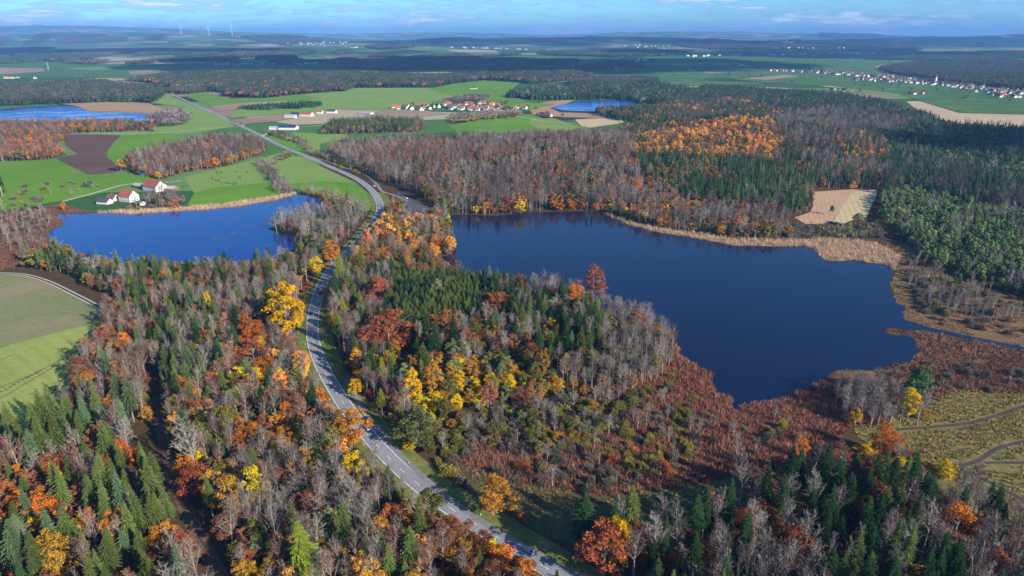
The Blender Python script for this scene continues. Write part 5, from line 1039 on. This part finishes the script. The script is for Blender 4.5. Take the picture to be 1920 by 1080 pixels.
# floating leaves on the blue lake
lc = bpy.data.collections.new('lily_kinds'); MT['lily'] = leaf_mat('lily_leaf', (0.10, 0.13, 0.09), (0.20, 0.22, 0.15), 0, .2)
for v in range(3):
    q = MB(); rl = np.random.default_rng(v)
    for k in range(9):
        a, d, rr = rl.uniform(0, 6.3), rl.uniform(0, 1.6), rl.uniform(.15, .32)
        q.add([(d*math.cos(a)+rr*math.cos(j*PI/3), d*math.sin(a)+rr*math.sin(j*PI/3), .004*k) for j in range(6)], [tuple(range(6))], 0, rl.random())
    lc.objects.link(bpy.data.objects.new(f'l{v}', q.me('lily_leaves', [MT['lily']])))
LP = []
for pl in (poly((395, 446), (430, 436), (500, 425), (540, 422), (500, 432), (440, 446), (400, 452)), poly((125, 405), (200, 404), (255, 406), (210, 414), (150, 420), (125, 414)), poly((470, 462), (500, 452), (520, 460), (490, 470))):
    x0, y0 = pl.min(0); x1, y1 = pl.max(0); m = int((x1-x0)*(y1-y0)/14); gx = rng.uniform(x0, x1, m); gy = rng.uniform(y0, y1, m)
    ok = inside(pl, gx, gy) & inside(pLAKES[0], gx, gy) & (noise2(gx, gy, 7, 3) > .42); LP += list(zip(gx[ok], gy[ok]))
scatter('water_lilies', lc, [(x, y, .24) for x, y in LP], [i % 3 for i in range(len(LP))], rng.uniform(0, 6, len(LP)), [(1.2, 1.2, 1)]*len(LP), 'thin drifts of floating leaves on the blue lake')
print('tufts', tot)

# ------------------------------------------------------------------ houses
wallm = [plain('render_white', (0.62, 0.60, 0.56), .8), plain('render_cream', (0.66, 0.58, 0.46), .8), plain('timber_brown', (0.22, 0.13, 0.08), .8)]
roofm = {'red': plain('tile_red', (0.34, 0.105, 0.065), .8, nscale=.8, c2=(0.33, 0.08, 0.045)), 'brown': plain('tile_brown', (0.20, 0.10, 0.075), .8, nscale=.8, c2=(0.15, 0.075, 0.06)), 'dark': plain('tile_dark', (0.085, 0.08, 0.085), .7, nscale=.8, c2=(0.06, 0.06, 0.065)), 'grey': plain('sheet_grey', (0.40, 0.40, 0.41), .6), 'blue': plain('solar_blue', (0.03, 0.045, 0.10), .25)}
glass = plain('window_glass', (0.03, 0.04, 0.055), .15, spec=.6); woodm = plain('door_wood', (0.16, 0.09, 0.05), .7); metal = plain('white_metal', (.75, .76, .78), .4); brick = plain('chimney_brick', (0.30, 0.14, 0.10), .8)
HM = {}
def house_meshes(w, l, h, rh, ov=.5):
    key = (w, l, h, rh)
    if key in HM: return HM[key]
    a, b = w/2, l/2; mb = MB()
    mb.add([(-a, -b, 0), (a, -b, 0), (a, b, 0), (-a, b, 0), (-a, -b, h), (a, -b, h), (a, b, h), (-a, b, h), (0, -b, h+rh), (0, b, h+rh)],
           [(0, 1, 5, 8, 4), (2, 3, 7, 9, 6), (1, 2, 6, 5), (3, 0, 4, 7), (0, 3, 2, 1)])
    rb = MB(); dz = rh/a*ov
    for s in (-1, 1):
        rb.add([(s*(a+ov), -b-ov, h-dz+.05), (s*(a+ov), b+ov, h-dz+.05), (0, b+ov, h+rh+.05), (0, -b-ov, h+rh+.05), (s*(a+ov), -b-ov, h-dz+.3), (s*(a+ov), b+ov, h-dz+.3), (0, b+ov, h+rh+.3), (0, -b-ov, h+rh+.3)],
               [(0, 1, 2, 3), (4, 7, 6, 5), (0, 4, 5, 1), (0, 3, 7, 4), (1, 5, 6, 2)])
    HM[key] = (mb, rb); return HM[key]
HW = {}
def house(x, y, rz, w, l, h, rh, wi, rc, name='house', label=None, cat='house', group=None, windows=False, z=0.3, door=False, chimney=True):
    mb, rb = house_meshes(w, l, h, rh); k = (w, l, h, rh, wi, rc)
    if k not in HW: HW[k] = (mb.me('wall', [wallm[wi]]), rb.me('roof', [roofm[rc]]))
    root = bpy.data.objects.new(name, None); COL.objects.link(root); root.location = (x, y, z+float(hgt(x, y))); root.rotation_euler = (0, 0, rz)
    link('wall', HW[k][0], root); rf = link('roof', HW[k][1], root)
    if windows:
        fl = max(1, int(h//2.7)); wm = HW.get('win')
        if wm is None:
            q = MB(); q.box(-.55, .55, -.05, .05, -.75, .75); wm = HW['win'] = q.me('window', [glass])
            q = MB(); q.box(-.68, .68, -.03, .03, .75, .85); q.box(-.68, .68, -.03, .03, -.85, -.75); q.box(-.68, -.55, -.03, .03, -.75, .75); q.box(.55, .68, -.03, .03, -.75, .75); HW['fr'] = q.me('frame', [metal])
        def put(px_, py_, pz, r_):
            o = link('window', wm, root, (px_, py_, pz), r_); link('frame', HW['fr'], o)
        for f in range(fl):
            z_ = 1.7+2.8*f
            for i in range(int(l//3)): 
                yy = -l/2+1.8+3.0*i
                for s in (-1, 1): put(s*(w/2+.03), yy, z_, PI/2)
            for i in range(int(w//2.8)):
                xx = -w/2+1.7+2.7*i
                for s in (-1, 1): put(xx, s*(l/2+.03), z_, 0)
        put(0, -(l/2+.03), h+rh*.3, 0); put(0, (l/2+.03), h+rh*.3, 0)
    if door:
        q = MB(); q.box(-.6, .6, -.06, .06, 0, 2.1); link('door', q.me('door', [woodm]), root, (.3, -(l/2+.03), 0))
    if chimney:
        if 'ch' not in HW: q = MB(); q.box(-.4, .4, -.4, .4, -1.2, 1.2); HW['ch'] = q.me('chimney', [brick])
        link('chimney', HW['ch'], rf, (w*.12, l*.2, h+rh*.9))
    tag(root, label, cat, group); HOUSE_CLEAR.append((x, y)); return root
def at(px, py): return G(px, py)
def fz(px, py, *a, **k):
    x, y = G(px, py); return house(x, y, *a, **k)
# the farm on the blue lake
fz(243, 377, R(68), 13, 17, 6.5, 6, 0, 'red', 'farmhouse', 'white farmhouse with red roof and rows of windows on the lake', 'farmhouse', windows=True, door=True)
fz(213, 376, R(70), 9, 11, 3.5, 3.5, 0, 'brown', 'farmhouse_wing', 'low white wing with brown roof left of the farmhouse', 'house', windows=True)
fz(291, 357, R(60), 15, 26, 6, 6.5, 0, 'red', 'barn', 'large white barn with orange-red roof behind the farmhouse', 'barn', door=True, chimney=False)
fz(197, 382, R(75), 9, 15, 3.0, 3, 0, 'dark', 'shed', 'low shed with dark solar roof at the left of the farm', 'shed', chimney=False)
fz(318, 357, R(80), 10, 18, 3.0, 2.2, 2, 'grey', 'shed', 'brown timber shed with grey roof right of the barn', 'shed', chimney=False)
fz(262, 352, R(60), 8, 14, 3.0, 2.2, 2, 'grey', 'shed', 'small grey-roofed shed between farmhouse and barn', 'shed', chimney=False)
fz(268, 385, R(5), 4, 5, 2.3, 1.2, 0, 'grey', 'boathouse', 'tiny white hut on the farm shore', 'hut', chimney=False)
def tarp(px, py):
    x, y = G(px, py); q = MB()
    for i in range(6):
        a0, a1 = PI*i/6, PI*(i+1)/6
        q.add([(5*math.cos(a0), -6, 3.2*math.sin(a0)), (5*math.cos(a0), 6, 3.2*math.sin(a0)), (5*math.cos(a1), 6, 3.2*math.sin(a1)), (5*math.cos(a1), -6, 3.2*math.sin(a1))], [(0, 1, 2, 3)])
    q.add([(5*math.cos(PI*i/6), 6, 3.2*math.sin(PI*i/6)) for i in range(7)], [tuple(range(7))])
    o = link('tunnel_tent', q.me('tunnel_tent', [plain('turquoise_tarp', (0.02, 0.42, 0.34), .5)]), None, (x, y, .3), .9); tag(o, 'turquoise tunnel tent at the edge of the farm wood', 'tent')
tarp(273, 330)
# works at the junction
fz(575, 218, R(75), 16, 30, 5, 4.5, 1, 'red', 'works_building', 'red-roofed workshop beside the far road', 'workshop', chimney=False)
fz(556, 217, R(75), 14, 24, 4, 3.5, 0, 'blue', 'works_building', 'workshop with blue solar roof left of the red one', 'workshop', chimney=False)
fz(545, 221, R(80), 10, 26, 4, 2, 0, 'grey', 'works_building', 'long pale store in front of the workshops', 'store', chimney=False)
fz(622, 212, R(80), 14, 24, 4.5, 4, 0, 'dark', 'works_building', 'dark-roofed barn left of the village meadow', 'barn', chimney=False)
fz(600, 213, R(80), 9, 14, 4.5, 4, 0, 'red', 'house', 'single red-roofed house beside the dark barn', 'house')
fz(541, 243, R(85), 20, 36, 5, 3.5, 0, 'blue', 'works_building', 'large hall with dark blue roof at the junction', 'hall', chimney=False)
fz(515, 243, R(85), 10, 20, 4, 2, 0, 'grey', 'works_building', 'pale grey hall left of the blue-roofed hall', 'hall', chimney=False)
fz(686, 214, R(60), 14, 40, 3, 1.6, 0, 'grey', 'greenhouse', 'pale greenhouse in front of the brown field', 'greenhouse', chimney=False)
fz(888, 167, R(80), 10, 24, 4, 3, 0, 'dark', 'works_building', 'white farm building on the emerald meadow', 'barn', chimney=False)
# far houses: villages as rows along lanes
HL = []
r_ = random.Random(5)
def village(px0, py0, px1, py1, n, depth, spread=1.0, reds=.6):
    a = np.array(G(px0, py0)); b = np.array(G(px1, py1)); d = b-a; ln = np.hypot(*d); d /= ln; nn = np.array((-d[1], d[0]))
    for i in range(n):
        f = r_.random(); k = r_.gauss(0, .5)*depth; p = a+d*ln*f+nn*k
        if all((p[0]-q['x'])**2+(p[1]-q['y'])**2 > 14**2 for q in HL):
            HL.append(dict(x=p[0], y=p[1], rz=math.atan2(d[1], d[0])+r_.choice((0, PI/2))+r_.uniform(-.2, .2), w=r_.choice((8., 9.5, 11.)), l=r_.choice((10.5, 13., 18.)), h=r_.choice((3.8, 4.8)), rh=r_.choice((4.0, 5.0)), rc='red' if r_.random() < reds else r_.choice(('brown', 'dark', 'brown'))))
for v_ in VL: village(*v_[:6], reds=v_[6])
for hh in HL:
    hh['z'] = float(hgt(hh['x'], hh['y'])); px, py, yc = P(hh['x'], hh['y'], hh['z']); hh['px'], hh['py'] = px, py; hh['d'] = yc
    if yc > 6000: hh['w'] = 14.; hh['l'] = 19.
HL = [q for q in HL if 0 < q['px'] < 1920]
HL.sort(key=lambda q: q['d'])
HLM = [(742, 203, 'left end of the near village'), (800, 203, 'red barns of the near village'), (860, 196, 'grove behind the near village'), (915, 205, 'middle of the near village'), (970, 208, 'right end of the near village'), (1025, 219, 'hamlet meadow'), (1470, 131, 'upper end of the long village'), (1520, 128, 'upper side lane of the long village'), (1580, 138, 'bend of the long village'), (1640, 148, 'wide part of the long village'), (1700, 152, 'white hall of the long village'), (1747, 150, 'church tower'), (1800, 162, 'lower houses of the long village'), (1860, 172, 'gap in the long village'), (1895, 182, 'right end of the long village'), (1722, 175, 'sandy field'), (500, 120, 'row on the green plain'), (1120, 128, 'pinkish field'), (1330, 105, 'far green plain'), (200, 61, 'far left ridge'), (540, 80, 'ridge under the wind turbines'), (1200, 75, 'pale valley on the horizon'), (950, 97, 'blue woods'), (1500, 102, 'far right plain'), (15, 147, 'far left frame edge')]
hlm = np.array([(a, b) for a, b, _ in HLM])
for q in HL: q['lm'] = None; q['kind'] = 'house'; q['px'], q['py'] = q['px'], q['py']
def hlook(q): return f"{'long' if q['l'] > 16 else 'small' if q['l'] < 12 else 'white'} house with {q['rc']} roof"
label_all(HL[:290], hlm, HLM, hlook)
for q in HL[:290]:
    house(q['x'], q['y'], q['rz'], q['w'], q['l'], q['h'], q['rh'], 0, q['rc'], 'house', q['label'], 'house', 'village houses', chimney=q['d'] < 2600, z=.8)
if len(HL) > 290:
    hc = bpy.data.collections.new('far_house_kinds'); 
    for i, rc in enumerate(('red', 'brown', 'dark')):
        mb, rb = house_meshes(14., 19., 5.5, 4.6); nv = len(mb.v); me = mesh('far_house', list(mb.v)+list(rb.v), list(mb.f)+[tuple(a+nv for a in f) for f in rb.f], [wallm[0], roofm[rc]], None, [0]*len(mb.f)+[1]*len(rb.f)); hc.objects.link(bpy.data.objects.new(f'h{i}', me))
    Q = HL[290:]; scatter('far_houses', hc, [(q['x'], q['y'], q['z']+.5) for q in Q], [('red', 'brown', 'dark').index(q['rc']) for q in Q], [q['rz'] for q in Q], [(1.6, 1.6, 1.7) if q['d'] > 5000 else (1, 1, 1) for q in Q], 'specks of white houses on the far plain and ridges')
print('houses', len(HL))
def church(px, py, s=1.0):
    x, y = G(px, py); root = house(x, y, .3, 12., 28., 9, 7, 0, 'brown', 'church', 'white church with tall tower rising over the long village', 'church', chimney=False)
    q = MB(); q.box(-3.2, 3.2, -3.2, 3.2, 0, 30); link('tower', q.me('tower', [wallm[0]]), root, (0, -17.3, -6))
    q = MB(); q.add([(-3.4, -3.4, 0), (3.4, -3.4, 0), (3.4, 3.4, 0), (-3.4, 3.4, 0), (0, 0, 12)], [(0, 1, 4), (1, 2, 4), (2, 3, 4), (3, 0, 4)]); link('spire', q.me('spire', [roofm['red']]), root, (0, -17.3, 24))
church(1746, 157)

# ------------------------------------------------------------------ vehicles
CM = {}
def car_meshes():
    prof = [(-2.15, .35), (-2.2, .75), (-2.05, .98), (-1.55, 1.02), (-.95, 1.45), (.45, 1.47), (1.15, 1.0), (2.0, .88), (2.2, .65), (2.15, .35)]
    b = MB(); n = len(prof); V = []
    for s, wd in ((-1, .86), (1, .86)):
        for x, z in prof: V.append((x, s*(wd if z < 1.1 else .66), z))
    b.add(V, [tuple(range(n)), tuple(range(2*n-1, n-1, -1))]+[(i, i+n, (i+1) % n+n, (i+1) % n) for i in range(n)])
    g = MB(); g.add([(.50, -.6, 1.44), (.50, .6, 1.44), (1.12, .76, 1.05), (1.12, -.76, 1.05)], [(0, 1, 2, 3)]); 
    g2 = MB(); g2.add([(-1.0, -.6, 1.43), (-1.0, .6, 1.43), (-1.52, .76, 1.08), (-1.52, -.76, 1.08)], [(3, 2, 1, 0)])
    w = MB(); 
    for i in range(10):
        a, c = 2*PI*i/10, 2*PI*(i+1)/10; w.add([(.33*math.cos(a), -.1, .33*math.sin(a)), (.33*math.cos(c), -.1, .33*math.sin(c)), (.33*math.cos(c), .1, .33*math.sin(c)), (.33*math.cos(a), .1, .33*math.sin(a))], [(0, 1, 2, 3)])
    for s in (-.1, .1): w.add([(.33*math.cos(2*PI*i/10), s, .33*math.sin(2*PI*i/10)) for i in range(10)], [tuple(range(10))])
    gm = []
    for q in (g, g2):
        for i, v in enumerate(q.v): q.v[i] = (v[0]+(.03 if q is g else -.03), v[1], v[2]+.03)
    return b, g, g2, w
bB, gW, gR, wH = car_meshes(); tyre = plain('tyre_rubber', (.02, .02, .02), .8)
winF = gW.me('windscreen', [glass]); winR = gR.me('rear_window', [glass]); whm = wH.me('wheel', [tyre])
paints = {n: plain(f'{n}_paint', c, .3, spec=.5) for n, c in (('white', (.75, .76, .78)), ('black', (.02, .02, .025)), ('silver', (.4, .42, .44)), ('blue', (.04, .08, .2)), ('grey', (.12, .12, .13)), ('orange', (.55, .12, .03)))}
def car(x, y, rz, paint, label, group, z=.33):
    k = ('car', paint)
    if k not in CM: CM[k] = bB.me('body', [paints[paint]])
    root = bpy.data.objects.new('car', None); COL.objects.link(root); root.location = (x, y, z); root.rotation_euler = (0, 0, rz)
    link('body', CM[k], root); link('windscreen', winF, root); link('rear_window', winR, root)
    for sx in (-1.35, 1.35):
        for sy in (-.8, .8): link('wheel', whm, root, (sx, sy, .33))
    tag(root, label, 'car', group)
rdir = np.gradient(road, axis=0)
def on_road(px, py, off):
    g = np.array(G(px, py)); i = int(np.argmin(np.hypot(*(road-g).T))); d = rdir[i]/np.hypot(*rdir[i]); n = np.array((d[1], -d[0])); p = road[i]+n*off
    return p[0], p[1], math.atan2(d[1], d[0])
for px, py, off, pt, lb in ((687, 805, 1.8, 'white', 'white car under the orange tree leaning over the road'), (996, 1043, 1.8, 'silver', 'pale silver car at the bottom of the road'), (597, 568, 1.8, 'white', 'white car following the lorry in the road bend'), (594, 589, -1.8, 'black', 'black car in the shaded part of the road bend'), (613, 541, 3.0, 'blue', 'dark blue car beside the lorry in the bend'),
                            (428, 227, 1.8, 'black', 'black car on the straight far road'), (417, 222, 1.8, 'white', 'white car ahead of the black one on the far road'), (400, 212, -1.8, 'grey', 'grey car farther along the straight far road'), (640, 322, -1.8, 'silver', 'silver car on the straight between the meadows')):
    x, y, a = on_road(px, py, off); car(x, y, a+(PI if off < 0 else 0), pt, lb, 'cars on the country road')
for px, py, pt, a, lb in ((762, 373, 'white', 2.2, 'white car parked at the upper end of the shaded car park'), (787, 403, 'silver', .3, 'silver car rearmost of the three at the lower car park'), (788, 407, 'grey', .3, 'grey car middle of the three at the lower car park'), (790, 412, 'white', .3, 'white car nearest of the three at the lower car park'), (701, 350, 'white', 2.4, 'white car waiting on the side lane'),
                      (1530+0, 0, None, 0, '')):
    if pt: x, y = G(px, py); car(x, y, a, pt, lb, 'cars parked by the lake', .4)
for i, (px, py) in enumerate([(510, 247), (520, 248), (528, 249), (500, 246), (322, 352), (345, 350)]):
    x, y = G(px, py); car(x, y, .4*i, ['white', 'silver', 'blue', 'black', 'white', 'grey'][i], ['white car leftmost but one before the grey hall', 'silver car before the blue-roofed hall', 'blue car before the blue-roofed hall', 'black car at the left of the grey hall', 'white car by the farm shed', 'grey car on the farm yard'][i], 'cars by the halls and farm', .5)
def lorry():
    x, y, a = on_road(603, 547, 1.9); root = bpy.data.objects.new('lorry', None); COL.objects.link(root); root.location = (x, y, .33); root.rotation_euler = (0, 0, a)
    q = MB(); q.box(3.6, 5.6, -1.2, 1.2, .6, 2.9); q.box(5.6, 5.9, -1.15, 1.15, .6, 1.7); link('cab', q.me('cab', [paints['white']]), root)
    q = MB(); q.box(5.61, 5.66, -1.0, 1.0, 1.75, 2.6); link('windscreen', q.me('windscreen', [glass]), root)
    q = MB(); q.box(-5.2, 3.4, -1.2, 1.2, .8, 1.1); link('chassis', q.me('chassis', [tyre]), root)
    q = MB(); q.box(-5.2, 3.3, -1.22, -1.1, 1.1, 2.5); q.box(-5.2, 3.3, 1.1, 1.22, 1.1, 2.5); q.box(-5.2, -5.08, -1.1, 1.1, 1.1, 2.5); q.box(3.2, 3.3, -1.1, 1.1, 1.1, 2.6); q.box(-5.0, 3.1, -1.0, 1.0, 1.1, 2.2); link('load_bed', q.me('load_bed', [paints['orange']]), root)
    for sx in (4.6, -2.8, -4.2):
        for sy in (-1.05, 1.05): link('wheel', whm, root, (sx, sy, .5), 0, (1.5, 1.5, 1.5))
    tag(root, 'lorry with white cab and orange load bed in the road bend', 'lorry')
lorry()
# marker posts along the near road
q = MB(); q.box(-.06, .06, -.05, .05, 0, 1.0); pm = q.me('post', [white]); q = MB(); q.box(-.065, .065, -.055, .055, .72, .86); bm_ = q.me('band', [tyre])
s_ = np.concatenate([[0], np.cumsum(np.hypot(*np.diff(road, axis=0).T))]); posts = []
for k in range(3, 26):
    for side_s in (-1, 1):
        x = np.interp(k*25, s_, road[:, 0]); y = np.interp(k*25, s_, road[:, 1]); i = int(np.argmin(np.hypot(road[:, 0]-x, road[:, 1]-y))); d = rdir[i]/np.hypot(*rdir[i]); x += d[1]*5.2*side_s; y -= d[0]*5.2*side_s
        px, py, _ = P(x, y, 0.5)
        if py < 1080: posts.append(dict(x=x, y=y, px=px, py=py, lm=None, kind='post'))
label_all(posts, None, None, lambda q: 'white roadside marker post')
for p in posts:
    root = bpy.data.objects.new('marker_post', None); COL.objects.link(root); root.location = (p['x'], p['y'], .26); link('post', pm, root, scale=(1.8, 1.8, 1)); link('band', bm_, root, scale=(1.8, 1.8, 1)); tag(root, p['label'], 'marker post', 'marker posts along the road')

# ------------------------------------------------------------------ wind turbines, pylon, cattle, haze
def turbine(px, y, H, lab_, ph):
    x = (px-960)/FPX*(y*cp+(CAMH-60)*sp_); g = float(hgt(x, y))
    root = bpy.data.objects.new('wind_turbine', None); COL.objects.link(root); root.location = (x, y, g-3)
    q = MB(); q.tube((0, 0, 0), (0, 0, H), 4.5, 2.6, 10); link('tower', q.me('tower', [metal]), root)
    q = MB(); q.box(-3, 3, -7, 5, H-3, H+3.5); link('nacelle', q.me('nacelle', [metal]), root)
    for k in range(3):
        a = ph+k*2*PI/3; d = (math.cos(a), math.sin(a)); q = MB()
        c = (0, -8.5, H); e = (d[0]*H*.55, -9, H+d[1]*H*.55); q.tube(c, e, 3.2, .8, 5); link('blade', q.me('blade', [metal]), root)
    tag(root, lab_, 'wind turbine', 'three wind turbines on the horizon ridge')
turbine(342, 14500, 165, 'leftmost of the three wind turbines on the ridge', 1.4); turbine(394, 14200, 175, 'middle one of the three wind turbines', .4); turbine(437, 14300, 175, 'rightmost of the three wind turbines on the ridge', 1.7)
def pylon():
    x, y = G(91, 131); q = MB()
    for sx in (-1, 1):
        for sy in (-1, 1): q.tube((sx*4, sy*4, 0), (sx*.7, sy*.7, 42), .35, .25, 4)
    for i in range(6):
        z = i*7; w0 = 4-3.3*z/42; w1 = 4-3.3*(z+7)/42
        for s in (-1, 1): q.tube((-w0, s*w0, z), (w1, s*w1, z+7), .2, .2, 3); q.tube((s*w0, -w0, z), (s*w1, w1, z+7), .2, .2, 3)
    for z, w_ in ((28, 9), (35, 7), (41, 5)): q.tube((-w_, 0, z), (w_, 0, z), .3, .3, 4)
    o = link('power_pylon', q.me('power_pylon', [plain('pylon_steel', (.35, .37, .38), .5, .5)]), None, (x, y, 0)); tag(o, 'grey lattice power pylon on the far green plain', 'pylon')
pylon()
def cow_mesh():
    b = MB(); rings = [(-1.1, .15, 1.05), (-1.0, .42, 1.0), (-.3, .45, .98), (.5, .42, 1.0), (.85, .26, 1.1), (1.25, .17, 1.15), (1.6, .16, .95), (1.85, .08, .85)]
    V = []
    for x, r0, z in rings:
        for i in range(8): a = 2*PI*i/8; V.append((x, r0*.75*math.cos(a), z+r0*math.sin(a)))
    F = [(j*8+i, j*8+(i+1) % 8, (j+1)*8+(i+1) % 8, (j+1)*8+i) for j in range(len(rings)-1) for i in range(8)]+[tuple(range(8)), tuple(range(len(V)-1, len(V)-9, -1))]
    b.add(V, F)
    for x in (-.8, .6):
        for s in (-.22, .22): b.tube((x, s, .8), (x+.05, s, 0), .12, .06, 5)
    b.tube((-1.1, 0, 1.2), (-1.25, 0, .5), .05, .03, 3); return b
cwb = cow_mesh(); cowm = cwb.me('cow', [plain('dark_hide', (.025, .02, .018), .8)], True)
cows = []
for px, py in [(408, 328), (414, 325), (400, 337), (405, 339), (410, 341), (416, 344), (424, 344), (430, 345), (436, 345), (438, 347), (440, 343), (443, 345), (407, 324), (444, 323), (464, 324), (450, 333), (398, 334), (412, 338)]:
    px += r_.uniform(-1, 1); x, y = G(px, py); cows.append(dict(x=x, y=y, px=px, py=py, lm=None, kind='cow'))
CL = [(400, 335, 'left part of the cattle herd'), (440, 345, 'right part of the cattle herd'), (460, 324, 'upper rim of the cattle meadow')]
label_all(cows, np.array([(a, b) for a, b, _ in CL]), CL, lambda q: 'dark cow grazing')
for c_ in cows:
    o = link('cow', cowm, None, (c_['x'], c_['y'], .15), r_.uniform(0, 6)); o.scale = (1.1, 1.1, 1.1); tag(o, c_['label'], 'cow', 'cattle grazing on the pale meadow')
if HAZE:
    b = MB(); b.box(-46000, 46000, -46000, 46000, -3, 520); o = link('haze', b.me('haze', []), None); 
    m, nt, out = new_mat('haze_air'); v = N(nt, 'ShaderNodeVolumePrincipled'); v.inputs['Color'].default_value = (0.25, 0.54, 1.0, 1); v.inputs['Density'].default_value = 0.000052; v.inputs['Anisotropy'].default_value = 0.0
    L(nt, v.outputs[0], out.inputs['Volume']); o.data.materials.append(m); tag(o, 'thin blue air over the whole landscape', kind='stuff')
    cy.volume_step_rate = 10; cy.volume_max_steps = 8

# ------------------------------------------------------------------ fair-weather clouds drifting outside the frame
cm_, nt, out = new_mat('cloud_vapour'); d = N(nt, 'ShaderNodeBsdfDiffuse'); d.inputs[0].default_value = (.85, .87, .9, 1); L(nt, d.outputs[0], out.inputs[0])
def cloud(sx, sy, rx, ry, alt, seed, label, fill=.75):
    """sx, sy: where its shadow falls"""
    off = alt/math.tan(SUN_EL); cx = sx+math.sin(SUN_AZ)*off; cyy = sy+math.cos(SUN_AZ)*off
    r = np.random.default_rng(seed); b = MB(); cell = max(110.0, min(rx, ry)/6)
    ico = bmesh.new(); bmesh.ops.create_icosphere(ico, subdivisions=2, radius=1); iv = [v.co.copy() for v in ico.verts]; iF = [tuple(v.index for v in f.verts) for f in ico.faces]; ico.free()
    for gx in np.arange(-rx, rx, cell):
        for gy in np.arange(-ry, ry, cell):
            q = (gx/rx)**2+(gy/ry)**2
            if q+.9*(float(noise2(gx, gy, cell*2.6, seed))-.5) > fill: continue
            R0 = cell*r.uniform(.7, 1.15); ox, oy, oz = r.uniform(-.3, .3, 3)*cell
            hh_ = min(R0, 190); b.add([(cx+gx+ox+v.x*R0, cyy+gy+oy+v.y*R0, alt+oz*.05+(v.z*hh_*.55 if v.z > 0 else v.z*hh_*.12)) for v in iv], iF)
    o = link('cloud', b.me('cloud', [cm_], True)); tag(o, label, kind='stuff')
cloud(-300, 4900, 2700, 1150, 3000, 1, 'broad broken cloud shading the woods beyond the near village', .72)
cloud(3900, 7400, 3300, 1700, 3000, 2, 'broad cloud shading the far right plain', .62)
cloud(-5200, 8200, 3200, 1700, 5000, 3, 'cloud shading the far left woods', .6)
cloud(900, 12500, 4800, 1900, 5000, 4, 'long cloud bank shading the far ridges', .6)
cloud(930, 1250, 330, 160, 3000, 5, 'small cloud shading the pine woods at the right', .55)
cloud(9500, 13500, 5200, 2600, 3000, 6, 'cloud bank over the far right horizon', .6)
